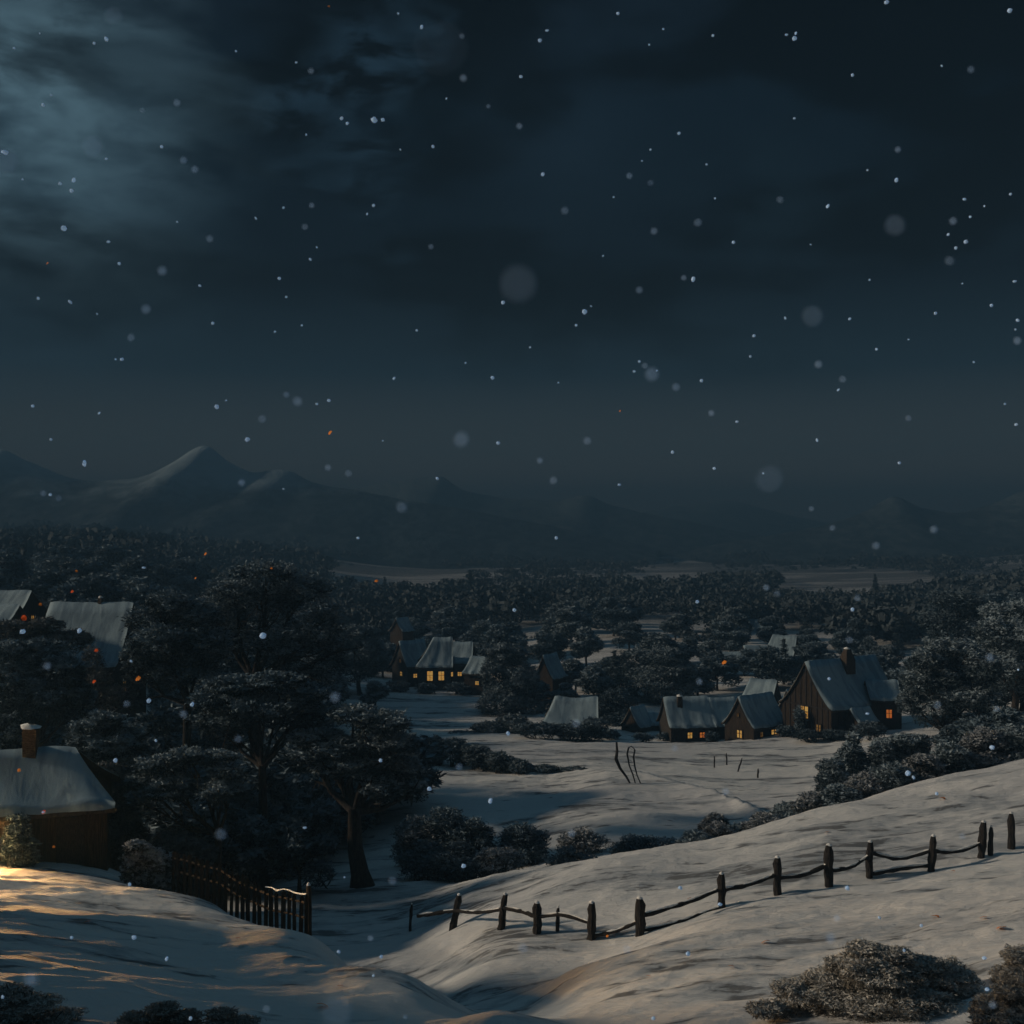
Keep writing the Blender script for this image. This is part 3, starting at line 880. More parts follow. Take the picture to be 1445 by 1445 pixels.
P('conifer_shrub', 'shrub', 'feathery frosted conifer shrub in front of the big timber house', 64, 1210,
  [(1205, 1046, 9, 13), (1202, 1062, 17, 14), (1204, 1080, 26, 20), (1225, 1100, 34, 20)], 'fol', trunk=False, s_px=2.5, cover=.8, snow=.9)
P('conifer_shrub', 'shrub', 'frosted shrub with arching snowy top below the right hand tree', 63, 1262,
  [(1246, 1056, 18, 13), (1275, 1046, 24, 10), (1296, 1045, 16, 8), (1255, 1072, 30, 22), (1290, 1075, 30, 22)], 'fol', trunk=False, s_px=2.5, cover=.8, snow=.9)
P('conifer_shrub', 'shrub', 'leaning spiky shrub at the left end of the right hedge bank', 60, 1176,
  [(1172, 1085, 18, 14), (1180, 1108, 28, 18), (1165, 1128, 26, 14)], 'fol', trunk=False, s_px=2.5, cover=.8, snow=.7)
# hedge bank under the right crest
HB = [(982, 1186, 24, 13, 49, 'first'), (1012, 1174, 22, 12, 50, 'second'), (1044, 1176, 24, 12, 50, 'third'), (1078, 1160, 24, 13, 50, 'fourth'), (1112, 1146, 24, 13, 51, 'fifth'),
      (1146, 1132, 26, 13, 51, 'sixth'), (1184, 1120, 26, 13, 51, 'seventh'), (1222, 1104, 26, 14, 52, 'eighth'), (1262, 1092, 26, 13, 52, 'ninth'), (1302, 1078, 26, 13, 53, 'tenth'), (1342, 1064, 26, 14, 54, 'eleventh'),
      (1388, 1045, 28, 17, 55, 'twelfth'), (1432, 1042, 30, 17, 55, 'thirteenth'), (1008, 1158, 18, 10, 52, '')]
for i, (px, py, a, b_, Y, nm) in enumerate(HB):
    lab = f'snow dusted hedge shrub, {nm} from the left along the right bank' if nm else 'frosty shrub behind the left end of the right bank hedge'
    P('hedge_shrub', 'shrub', lab, Y, px, [(px, py, a * .8, b_), (px - a * .6, py + 8, a * .6, b_ * .8), (px + a * .6, py + 5, a * .6, b_ * .9), (px, py + 16, a * 1.1, b_)],
      'fol_warm' if i % 2 else 'fol', trunk=False, s_px=2.6, cover=.75, snow=.75, group='hedge shrubs along the right bank')
# hedge on far edge of the middle field
for i, (px, py, a, b_, Y, nm) in enumerate([(612, 1050, 16, 10, 84, 'leftmost'), (640, 1054, 20, 11, 83, 'second'), (672, 1062, 20, 10, 81, 'third'), (702, 1070, 18, 9, 80, 'fourth'), (732, 1079, 16, 7, 79, 'fifth'), (768, 1085, 20, 5, 79, 'sixth'), (810, 1087, 22, 4, 79, 'rightmost')]):
    P('hedge_shrub', 'shrub', f'dark shrub in the middle field hedge, {nm} from the left' if nm not in ('leftmost', 'rightmost') else f'{nm} dark shrub in the middle field hedge', Y, px,
      [(px, py, a, b_), (px + a * .7, py + 4, a * .7, b_ * .7)], 'fol', trunk=False, s_px=2.3, cover=.8, snow=.45, group='shrubs of the middle field hedge')
# dark thicket below the middle field
TH = [(590, 1150, 34, 20, 57), (628, 1142, 34, 18, 57), (664, 1152, 34, 18, 56), (700, 1148, 34, 16, 57), (740, 1160, 36, 18, 56), (780, 1164, 34, 16, 55), (822, 1162, 34, 16, 55), (860, 1166, 36, 14, 54), (900, 1172, 36, 14, 53), (940, 1180, 30, 12, 52),
      (600, 1192, 36, 20, 53), (650, 1195, 36, 18, 52), (700, 1196, 36, 18, 52), (752, 1198, 36, 16, 51), (806, 1200, 36, 14, 50.5), (860, 1200, 34, 12, 50), (915, 1196, 32, 10, 50)]
THN = ['behind the lone umbrella tree', 'at its far left', 'second from its far left', 'left of its middle', 'in its middle', 'right of its middle', 'right of its middle', 'near a patch of orange leaves', 'second from its far right', 'at its far right']
for i, (px, py, a, b_, Y) in enumerate(TH):
    if i in (3, 5, 7, 13, 15): continue
    py += 6 if i < 10 else 0
    row = 'upper' if i < 10 else 'lower'
    names = THN if i < 10 else ['behind the lone umbrella tree', 'second from the left', 'third from the left', 'in the middle', 'second from the right', 'second from the right', 'at the far right']
    nm = names[i if i < 10 else i - 10]
    P('thicket_bush', 'bush', f'dark bush in the {row} row of the thicket, {nm}', Y, px, [(px + random.uniform(-8, 8), py + random.uniform(0, 14), a * random.uniform(.5, .8), b_ * .7), (px - a * .5, py + 18, a * .6, b_ * random.uniform(.5, .8)), (px + a * .5, py + random.uniform(12, 22), a * .6, b_ * .7), (px, py + 28, a * .9, b_ * .8)],
      'fol_dark' if i % 3 else 'fol_warm', trunk=False, s_px=2.4, cover=.32, snow=.75, fill=.3, group='bushes of the dark thicket')
# village trees
P('oak_tree', 'tree', 'tall frosted tree between the far lit row and the barn', 118, 716, [(716, 925, 28, 16), (700, 952, 24, 22), (735, 962, 26, 24), (708, 995, 34, 26), (742, 1000, 28, 22), (690, 1020, 30, 14)], 'fol', r0=.3, s_px=2.2, cover=.8, snow=.6)
P('oak_tree', 'tree', 'twin domed pale tree left of the village centre, left dome', 124, 896, [(896, 930, 26, 14), (884, 950, 24, 16), (905, 965, 30, 22)], 'fol', r0=.3, s_px=2.2, cover=.7, snow=.6)
P('oak_tree', 'tree', 'pale domed tree with snowy top above the front cottage chimney', 122, 940, [(940, 928, 28, 14), (956, 948, 26, 18), (932, 960, 34, 24), (950, 980, 36, 20)], 'fol', r0=.3, s_px=2.2, cover=.7, snow=.6)
P('oak_tree', 'tree', 'round frosted tree left of the far lit row', 128, 508, [(500, 896, 34, 13), (478, 915, 24, 20), (520, 925, 30, 26), (498, 945, 40, 20)], 'fol', r0=.3, s_px=2.2, cover=.8, snow=.55)
P('thicket_bush', 'bush', 'dark dome shaped bush behind the sagging village shed', 112, 870, [(868, 992, 28, 18), (846, 1010, 20, 14), (880, 1016, 30, 14)], 'fol_dark', trunk=False, s_px=2.2, cover=.8, snow=.4)
P('thicket_bush', 'bush', 'low frosted bush in front of the swaybacked barn', 101, 790, [(770, 1030, 22, 10), (812, 1030, 26, 9), (838, 1026, 18, 12), (745, 1030, 20, 10)], 'fol_dark', trunk=False, s_px=2.2, cover=.7, snow=.6)
P('thicket_bush', 'bush', 'scrubby bush on the bank below the tall frosted village tree', 104, 706, [(690, 1030, 26, 12), (725, 1025, 24, 16), (655, 1040, 24, 8)], 'fol', trunk=False, s_px=2.2, cover=.8, snow=.5)
P('thicket_bush', 'bush', 'dark bushes hiding the foot of the big timber house', 95, 1165, [(1140, 1036, 18, 5), (1178, 1036, 22, 5)], 'fol_dark', trunk=False, s_px=2.2, cover=.8, snow=.3)
for i, (px, py, a, b_, Y, lab) in enumerate([(1003, 1038, 9, 6, 101, 'small scrubby bush between the chimney cottage and the middle cottage'), (938, 1040, 12, 6, 103, 'small scrubby bush left of the chimney cottage'), (1108, 1032, 14, 8, 99, 'scrubby bush in the gap right of the steep timber gable'),
        (560, 966, 14, 6, 134, 'scrubby bush at the left foot of the far lit row'), (600, 968, 12, 4, 133, 'low scrub before the tall lit hall windows'), (645, 968, 16, 5, 132, 'low scrub before the right cottage of the far lit row'), (692, 966, 10, 9, 130, 'scrubby bush right of the small cross windowed shed'),
        (905, 1040, 14, 5, 101, 'low scrub before the tiny sagging shed'), (1225, 1030, 20, 12, 92, 'dark scrub below the orange lamp of the side wing'), (860, 1036, 12, 8, 103, 'scrubby bush by the right gable of the barn'), (1128, 1012, 8, 14, 97.5, 'thin bare shrub against the big timber gable')]):
    P('thicket_bush', 'bush', lab, Y, px, [(px, py, a, b_), (px + a * .6, py + 2, a * .7, b_ * .8)], 'fol_dark', trunk=False, s_px=2.2, cover=.6, snow=.6, fill=.3)
# by the cottage and picket fence
P('shrub', 'shrub', 'snow capped bush in front of the near cottage wall', 40.2, 26, [(27, 1155, 14, 6), (24, 1172, 18, 10), (38, 1192, 16, 10), (12, 1192, 14, 12)], 'fol_dark', trunk=False, s_px=2.5, cover=.8, snow=.9)
P('shrub', 'shrub', 'small white capped bush at the start of the picket fence', 40.5, 200, [(194, 1194, 17, 8), (206, 1208, 26, 11), (186, 1212, 16, 8), (228, 1214, 18, 10)], 'fol_warm', trunk=False, s_px=2.5, cover=.8, snow=1)
P('shrub', 'shrub', 'dull olive bush behind the first pickets', 43, 252, [(238, 1186, 24, 13), (264, 1194, 22, 13), (285, 1204, 22, 12), (250, 1208, 36, 12)], 'fol_warm', trunk=False, s_px=2.5, cover=.8, snow=.2)
# foreground right
P('shrub', 'shrub', 'large frosted mound of brush in the right foreground', 23.5, 1225,
  [(1222, 1340, 30, 9), (1256, 1348, 34, 10), (1190, 1360, 28, 10), (1300, 1362, 34, 12), (1158, 1382, 28, 12), (1235, 1370, 60, 22), (1325, 1382, 46, 24), (1120, 1398, 30, 14), (1180, 1405, 50, 22), (1265, 1410, 80, 30), (1340, 1425, 60, 26), (1085, 1425, 30, 12), (1150, 1440, 60, 20)],
  'fol_frost', bias=.35, trunk=False, s_px=2.6, cover=1.0, snow=.95, cap=16000, fill=.5)
P('shrub', 'shrub', 'frosted brush leaning in from the right foreground corner', 20.5, 1436, [(1440, 1352, 24, 16), (1425, 1385, 26, 20), (1452, 1395, 36, 30), (1400, 1425, 30, 18), (1440, 1435, 44, 24)],
  'fol_frost', bias=.35, trunk=False, s_px=2.6, cover=1.0, snow=.95, cap=12000, fill=.5)
P('grass_tuft', 'grass tuft', 'frosted dead grass mound in the left foreground corner', 21.5, 25, [(15, 1398, 30, 6), (50, 1414, 34, 8), (8, 1424, 44, 10), (84, 1434, 34, 8), (50, 1448, 60, 9)],
  'fol_frost', bias=.3, trunk=False, s_px=2.4, cover=.8, snow=.9, part='blades', cap=10000, fill=.4)
P('grass_tuft', 'grass tuft', 'small brown grass mound at the bottom edge left of centre', 20.8, 250, [(230, 1422, 24, 6), (195, 1436, 28, 6), (262, 1432, 24, 6), (312, 1430, 24, 6), (340, 1442, 26, 5), (230, 1446, 50, 7)],
  'fol_frost', bias=.3, trunk=False, s_px=2.4, cover=.7, snow=.4, part='blades', cap=8000, fill=.3)

# ------------------------------------------------------------------ prototype trees, copied
def proto(seed, folmat, n_l, dense, snow, conifer=False):
    random.seed(seed)
    root = empty('tree', (0, 0, 0))
    Vs, Sn, T = [], [], []
    if conifer:
        for i in range(9):
            z = .14 + .84 * i / 8; rr = .26 * (1 - z) + .03
            V, a = shell(int(240 * (1.2 - z)), rr, rr, .075, .035, seed * 50 + i, snow, .3)
            Vs.append(V + np.array([0, 0, z])); Sn.append(a)
        T = [(0, 0, .9)]
    else:
        for i in range(n_l):
            a_ = random.uniform(0, 6.28); q = math.sqrt(random.random()) * .3
            q = min(q * 1.15, .36); z = (.84 - q * .9 + random.uniform(-.08, .04)) if i % 2 else .26 + random.uniform(0, .34)
            r_ = random.uniform(.15, .23)
            c = (math.cos(a_) * q, math.sin(a_) * q, z)
            V, a = shell(int(1.5 * dense * r_ * r_ / .03), r_, r_, r_ * random.uniform(.6, .85), .030, seed * 50 + i, snow, .55)
            Vs.append(V + np.array(c)); Sn.append(a); T.append(c)
    np_quads('crown', np.concatenate(Vs), M[folmat], root, attr=np.concatenate(Sn))
    mb = MB()
    if conifer: mb.tube([(0, 0, -.05), (0, 0, .4), (0, 0, .92)], [.025, .018, .004], 6)
    else: branch_net(mb, (0, 0, 0), T, .028, (random.uniform(-.02, .02), 0, .3))
    mb.build('trunk', M['bark'], root, smooth=True)
    root.location = (0, 0, -500)
    return root


PROTO = [proto(41, 'fol_dark', 15, 560, 1), proto(42, 'fol', 15, 560, .6), proto(43, 'fol_dark', 12, 460, .7), proto(44, 'fol', 14, 560, .8), proto(45, 'fol_dark', 13, 300, .7),
         proto(46, 'fol_dark', 1, 100, .3, True)]
used = set()
PLACED = []


def put_tree(k, px, Y, H, Wd, label, group, name='oak_tree'):
    src = PROTO[k]
    if k not in used:
        used.add(k); r = src
    else:
        r = src.copy(); C.objects.link(r)
        for ch in src.children:
            c = ch.copy(); C.objects.link(c); c.parent = r
    x = wx(px, Y); r.location = (x, Y, gz(x, Y) - .1)
    r.rotation_euler = (0, 0, random.uniform(0, 6.28)); r.scale = (Wd, Wd, H)
    r.name = name
    tag(r, label, 'tree', group)
    PLACED.append(r)
    return r


random.seed(5)
def belt(px0, px1, Y0, Y1, n, H0, H1, label, group, kinds=(0, 1, 2, 3, 4), avoid=()):
    c = 0; tries = 0
    while c < n and tries < n * 30:
        tries += 1
        px = random.uniform(px0, px1); Y = random.uniform(Y0, Y1)
        if any(a <= px <= b and y0 <= Y <= y1 for a, b, y0, y1 in avoid): continue
        H = random.uniform(H0, H1); k = random.choice(kinds)
        put_tree(k, px, Y, H, H * random.uniform(.85, 1.25) if k != 5 else H, label, group, 'pine_tree' if k == 5 else 'oak_tree')
        c += 1


belt(140, 540, 54, 72, 27, 4.2, 6.5, 'dark tree deep in the shaded wood behind the picket fence', 'trees of the shaded wood', (0, 2, 2, 4), avoid=[(430, 620, 54, 62)])
belt(190, 450, 50, 59, 18, 3.6, 5.6, 'dark tree filling the shaded wood around the trunk of the largest bare tree', 'trees of the inner wood', (0, 2, 3, 4))
belt(-60, 200, 66, 80, 9, 4.0, 5.5, 'dark tree in the hollow between the near cottage and the farmhouses', 'trees in the farm hollow', (0, 2))
belt(170, 480, 80, 128, 26, 5.5, 8.0, 'frosted tree on the wooded slope right of the farmhouse', 'trees on the farm slope', (0, 1, 2, 3), avoid=[(60, 200, 80, 95)])
belt(-60, 430, 110, 230, 46, 6, 9, 'hazy tree on the left hillside above the farmhouse roofs', 'trees on the left hillside', (0, 1, 2, 3))
VA = [(540, 700, 100, 160), (540, 1230, 60, 104), (740, 870, 100, 115), (880, 1270, 95, 122), (1040, 1140, 140, 165), (1000, 1060, 100, 160), (480, 690, 60, 150)]
belt(560, 880, 145, 215, 26, 5.0, 7.5, 'frosted tree in the wood rising behind the far lit row', 'trees behind the far lit row', (0, 1, 2, 3, 5), avoid=VA)
belt(840, 1270, 124, 190, 24, 4.0, 6.5, 'small dark tree standing among the upper village houses', 'trees among the upper village houses', (0, 1, 2, 4, 5), avoid=VA)
belt(1335, 1560, 88, 200, 30, 6, 9, 'dark tree in the wood behind the right hand frosted trees', 'trees of the right hand wood', (0, 1, 2, 3, 4))
belt(1345, 1500, 60, 72, 7, 2.6, 4.0, 'dark small tree in the shade under the right hand frosted trees', 'small trees in the right shade', (2, 4, 0))
for px, Y, H, lab in ((543, 300, 6.5, 'dark pine standing against the pale far field'), (664, 290, 8.5, 'taller dark pine at the right end of the pale far field'), (823, 270, 8.5, 'dark pine at the edge of the far wood'), (1075, 235, 6.5, 'pine beside the highest village barn'), (1235, 300, 7.5, 'small dark pine before the right far field')):
    put_tree(5, px, Y, H, H * .9, lab, None, 'pine_tree')
VT = [(745, 121, 4.2, 'frosted tree crowding the left side of the hidden pointed cottage'), (760, 118, 3.2, 'low tree covering the foot of the hidden pointed cottage'), (797, 119, 3.2, 'low tree between the hidden pointed cottage and the barn roof'),
      (812, 130, 4.6, 'taller tree behind the right end of the barn roof'), (838, 122, 4.4, 'dark tree right behind the barn gable'), (862, 128, 4.8, 'dark tree between the barn and the twin domed trees'), (700, 150, 4.4, 'tree beside the small shed of the far lit row'),
      (985, 124, 4.0, 'tree behind the first chimney of the front row'), (1012, 128, 4.6, 'tree above the narrow middle cottage'), (1002, 140, 4.6, 'tree left of the small amber lit cottage'), (1050, 138, 3.8, 'tree under the dim long low cottage'),
      (1126, 128, 4.0, 'tree in the gap left of the big timber house roof'), (1148, 140, 4.6, 'tree behind the ridge of the big timber house'), (1195, 128, 4.6, 'tree behind the tapered chimney of the big timber house'), (1225, 124, 5.0, 'tree over the right end of the big timber roof'),
      (1290, 116, 5.0, 'tree standing right of the dark side wing'), (920, 150, 4.4, 'small tree behind the twin domed trees'), (968, 152, 4.2, 'small tree right of the pale domed tree'), (540, 148, 5.0, 'dark tree left of the far lit row'), (552, 156, 4.6, 'dark tree behind the left cottage of the far lit row'),
      (1088, 172, 3.6, 'small tree behind the upper cottage'), (1140, 165, 3.8, 'small tree right of the upper cottage'), (1046, 176, 3.8, 'small tree between the upper cottages and the highest barn'), (530, 118, 3.4, 'shrubby tree left of the far snow field')]
for i, (px, Y, H) in enumerate(((-90, 86, 8), (-130, 92, 9), (-170, 84, 8.5), (-220, 90, 9), (-110, 98, 9), (-260, 86, 9), (-60, 103, 8))):  # clump added out of view to shade the farmhouse roof
    put_tree((0, 3, 1)[i % 3], px, Y, H, H, 'tall shade tree added left of the edge farmhouse', 'added shade trees of the left clump')
for px, Y, H, lab in VT:
    put_tree(random.choice((0, 1, 2, 3)), px, Y, H, H * random.uniform(1.0, 1.35), lab, 'trees around the village houses')
# grove added out of view on the left to shade the gully and near slope
for px, Y, H in ((-640, 21, 6), (-1050, 22, 10), (-1300, 19.5, 11), (-700, 18.5, 6), (-1650, 21.5, 13), (-1100, 17.5, 10), (-1700, 28, 12), (-600, 20.5, 9), (-560, 22.8, 8), (-540, 30, 9.5), (-560, 19, 11)):
    put_tree((0, 2, 3)[int(-px) % 3], px, Y, H, H * .85, 'snowy shade tree added left of the near cottage', 'added shade trees of the near grove')

# ------------------------------------------------------------------ far woods (uncountable)
def wood(name, label, n, px0, px1, Y0, Y1, gaps, seed, per=60, H=(4, 6.5), matn='fol_far'):
    g = np.random.default_rng(seed)
    px = g.uniform(px0, px1, n * 4); Y = np.exp(g.uniform(math.log(Y0), math.log(Y1), n * 4))
    keep = fbm(wx(px, Y) / 45 + seed, Y / 60, seed, 3) > -.07
    keep |= g.random(n * 4) < .05
    pyg = VH + F * (CAMZ - ground_z(wx(px, Y), Y)) / Y
    for (cx_, cy_, rx, ry) in gaps:
        q = ((px - cx_) / rx) ** 2 + ((pyg - cy_) / ry) ** 2
        keep &= q > 1
    px = px[keep][:n]; Y = Y[keep][:n]; m = len(px)
    x = wx(px, Y); z = ground_z(x, Y)
    h = H[0] * .55 + (H[1] - H[0] * .55) * g.random(m) ** 1.4; h = h * (1 + .5 * fbm(x / 40, Y / 60, seed + 2, 2))
    d = g.normal(size=(m, per, 3)); d /= np.linalg.norm(d, axis=2)[..., None]
    d[..., 2] = np.abs(d[..., 2]) * 1.1 - .25
    rr = (.55 + .45 * g.random((m, per, 1)))
    c = np.stack([x, Y, z + h * .55], -1)[:, None, :] + d * rr * (h[:, None, None] * np.array([.50, .50, .42]))
    s = (h[:, None] * .085 * (.5 + g.random((m, per))))[..., None]
    a = g.normal(size=(m, per, 3)); a /= np.linalg.norm(a, axis=2)[..., None]
    b = np.cross(a, g.normal(size=(m, per, 3))); b /= np.linalg.norm(b, axis=2)[..., None]
    V = np.stack([c - a * s, c - b * s * .7, c + a * s, c + b * s * .8], 2).reshape(-1, 4, 3)
    sn = np.clip((d[..., 2] - .15) * 1.3, 0, 1) * (.3 + .7 * g.random((m, per))) * (g.random((m, per)) < .8)
    o = np_quads(name, V, M[matn], attr=sn.reshape(-1))
    tag(o, label, 'woodland', kind='stuff')


GAPS = [(560, 822, 105, 24), (1215, 830, 120, 22), (965, 818, 62, 15), (940, 903, 85, 13), (560, 800, 60, 6), (800, 775, 120, 6), (1150, 905, 45, 9), (1400, 772, 70, 5), (1050, 772, 90, 5), (1270, 905, 60, 12), (100, 783, 60, 5)]
wood('woodland', 'hazy woodland covering the floor of the middle valley', 2600, 430, 1560, 205, 620, GAPS, 51)
wood('woodland', 'dark frosted copses between the village and the middle valley', 1500, 470, 1500, 168, 330, [(560, 842, 90, 16), (1215, 848, 100, 14), (940, 903, 85, 12), (1110, 905, 100, 16), (600, 905, 60, 14)], 59, per=70, H=(3.8, 6.0))
wood('woodland', 'dark woodland climbing the left hillside under the twin peaks', 2100, -250, 470, 215, 900, [(40, 806, 50, 6)], 53, H=(6, 10))
wood('woodland', 'distant scattered woodland at the foot of the far hills', 1500, 300, 1700, 620, 1150, [(850, 772, 120, 7), (1080, 775, 90, 6)], 57, per=30, H=(5, 8))


# ------------------------------------------------------------------ fences
def fence_right():
    posts = [(648, 637, 1263, 1312, 5), (713, 706, 1262, 1310, 5), (758, 758, 1274, 1316, 6), (835, 835, 1274, 1325, 6.5), (903, 903, 1268, 1320, 7.2),
             (1018, 1019, 1233, 1281, 5.6), (1097, 1097, 1210, 1263, 5.6), (1170, 1169, 1193, 1251, 6.6), (1228, 1226, 1188, 1238, 5.2), (1317, 1314, 1180, 1229, 5.4), (1388, 1384, 1160, 1210, 5.4)]
    root = None; pts = []
    for (tx, bx_, ty, by, hw) in posts:
        Y = hit(bx_, by, 33.5, 43)
        X = wx(bx_, Y); Z = gz(X, Y)
        if root is None:
            root = empty('rail_fence', (X, Y, Z)); O = Vector((X, Y, Z))
            tag(root, 'crooked dark post and rail fence winding up the right snow slope', 'fence')
        B = Vector((X, Y, Z - .25)) - O; T = Vector((wx(tx, Y), Y, wz(ty, Y))) - O
        r = hw * Y / F
        mb = MB()
        n = 7; rows = [B.lerp(T, i / n) + Vector((random.uniform(-.018, .018), 0, 0)) for i in range(n + 1)]
        rad = [r * random.uniform(.88, 1.1) for _ in range(n)] + [r * .62]
        mb.tube(rows + [T + Vector((0, 0, .035))], rad + [r * .2], 8, .10)
        po = mb.build('post', M['post'], root, smooth=False)
        c = MB(); c.tube([T + Vector((0, 0, .0)), T + Vector((0, 0, .04)), T + Vector((.01, 0, .062))], [r * .66, r * .5, r * .12], 7, .12)
        c.build('snow_cap', M['snowcap'], po, smooth=True)
        pts.append((bx_, Y))
    # rails from rows in the photo, at the fence line's own distance
    pp = np.array([p[0] for p in pts]); pY = np.array([p[1] for p in pts])
    def at(px, py): 
        Y = float(np.interp(px, pp, pY)) - .02
        return Vector((wx(px, Y), Y, wz(py, Y))) - O
    rails = [[(588, 1293), (615, 1289), (643, 1285)], [(643, 1285), (675, 1288), (710, 1283)], [(710, 1281), (735, 1286), (758, 1294)], [(758, 1294), (795, 1291), (835, 1304)],
             [(835, 1321), (870, 1314), (903, 1299)], [(903, 1293), (960, 1277), (1018, 1254)], [(903, 1314), (950, 1304), (985, 1292), (1018, 1280)],
             [(1018, 1256), (1055, 1249), (1097, 1234)], [(1097, 1239), (1135, 1234), (1170, 1220)], [(1170, 1229), (1200, 1224), (1228, 1207)],
             [(1228, 1203), (1270, 1212), (1316, 1199)], [(1228, 1234), (1270, 1226), (1316, 1221)], [(1316, 1201), (1350, 1202), (1388, 1189)]]
    for rl in rails:
        P_ = [at(*q) for q in rl]
        # smooth through the points
        S = []
        for i in range(len(P_) - 1):
            p0 = P_[max(i - 1, 0)]; p1 = P_[i]; p2 = P_[i + 1]; p3 = P_[min(i + 2, len(P_) - 1)]
            for t in (0, .2, .4, .6, .8):
                S.append(.5 * ((2 * p1) + (p2 - p0) * t + (2 * p0 - 5 * p1 + 4 * p2 - p3) * t * t + (3 * p1 - p0 - 3 * p2 + p3) * t ** 3))
        S.append(P_[-1])
        mb = MB(); mb.tube([s_ + Vector((0, random.uniform(-.01, .01), random.uniform(-.012, .012))) for s_ in S], [.070 * random.uniform(.72, 1.2) for _ in S], 6, .16)
        ro = mb.build('rail', M['post'], root, smooth=True)
        mb = MB(); mb.tube([s_ + Vector((0, 0, .055)) for s_ in S[1:-1]], [.040 * random.uniform(.2, 1.2) for _ in S[1:-1]], 5, .15)
        mb.build('snow_line', M['snowcap'], ro, smooth=True)


fence_right()


def lone_post(tx, bx_, ty, by, hw, y0, y1, label, name='post', group=None):
    Y = hit(bx_, by, y0, y1); X = wx(bx_, Y); Z = gz(X, Y)
    root = empty('fence_post', (X, Y, Z)); tag(root, label, 'post', group)
    T = Vector((wx(tx, Y) - X, 0, wz(ty, Y) - Z)); r = hw * Y / F
    mb = MB(); n = 6
    mb.tube([Vector((0, 0, -.2)).lerp(T, i / n) + Vector((random.uniform(-.012, .012), 0, 0)) for i in range(n + 1)] + [T + Vector((0, 0, .05))],
            [r * random.uniform(.85, 1.1) for _ in range(n)] + [r * .6, r * .12], 7, .1)
    mb.build('shaft', M['post'], root)
    mb = MB(); mb.tube([T + Vector((0, 0, .03)), T + Vector((0, 0, .06)), T + Vector((0, 0, .09))], [r * .5, r * .45, r * .1], 6, .1)
    mb.build('snow_cap', M['snowcap'], root, smooth=True)


lone_post(1399, 1397, 1168, 1207, 3.6, 33, 43, 'thin leaning stake beside the last railed post at right')
lone_post(1427, 1427, 1149, 1197, 5.2, 33, 43, 'pointed post standing alone at the far right of the fence line')
lone_post(788, 786, 1282, 1314, 3.0, 33.5, 43, 'thin short stake between two fence posts near the gully')
lone_post(581, 578, 1277, 1314, 2.2, 33.5, 45, 'thin bent stake at the left end of the rail fence')
for tx, bx_, ty, by, hw, lab in ((1008, 1008, 1067, 1083, 1.1, 'leftmost short stake in the village field'), (1025, 1026, 1063, 1080, 1.1, 'upright short stake second from left in the village field'),
                                 (1047, 1040, 1070, 1089, 1.1, 'leaning hooked stake in the village field'), (1070, 1069, 1085, 1097, 1.4, 'stubby rightmost stake in the village field')):
    lone_post(tx, bx_, ty, by, hw, 70, 100, lab)


def bent_frame():
    # old bent poles with torn netting in the village field
    Y = hit(884, 1105, 65, 92); X = wx(884, Y); Z = gz(X, Y)
    O = Vector((X, Y, Z))
    def p(px, py, dy=0): return Vector((wx(px, Y + dy), Y + dy, wz(py, Y + dy))) - O
    root = empty('bent_pole', tuple(O)); tag(root, 'tall bent pole leaning in the village field left of its netted neighbour', 'pole')
    mb = MB(); mb.tube([p(870, 1047), p(871, 1060), p(869, 1071), p(875, 1084), p(884, 1096), p(890, 1103) - Vector((0, 0, .2))], [.07, .085, .12, .09, .07, .05], 6, .15)
    mb.build('shaft', M['post'], root)
    root2 = empty('net_frame', tuple(O + Vector((.5, .4, 0)))); tag(root2, 'arched twin poles with torn netting in the village field', 'frame')
    o2 = Vector((.5, .4, 0))
    A = [p(887, 1055), p(885, 1064), p(888, 1080), p(893, 1093), p(897, 1103) - Vector((0, 0, .2))]
    B = [p(896, 1058), p(894, 1068), p(896, 1082), p(899, 1094), p(906, 1106) - Vector((0, 0, .2))]
    for Q in (A, B):
        mb = MB(); mb.tube([q - o2 for q in Q], [.05, .06, .05, .045, .035], 6, .15); mb.build('pole', M['post'], root2)
    mb = MB(); mb.tube([A[0] - o2, p(891, 1053) - o2, B[0] - o2], .035, 5); mb.build('top_bar', M['post'], root2)
    mb = MB()
    for i in range(9):
        t = i / 8 * 3.9; k = int(t); f = t - k
        mb.tube([A[k].lerp(A[min(k + 1, 4)], f) - o2, B[k].lerp(B[min(k + 1, 4)], f) - o2 + Vector((0, 0, random.uniform(-.1, .1)))], .012, 4)
    mb.build('netting', M['post'], root2)


bent_frame()


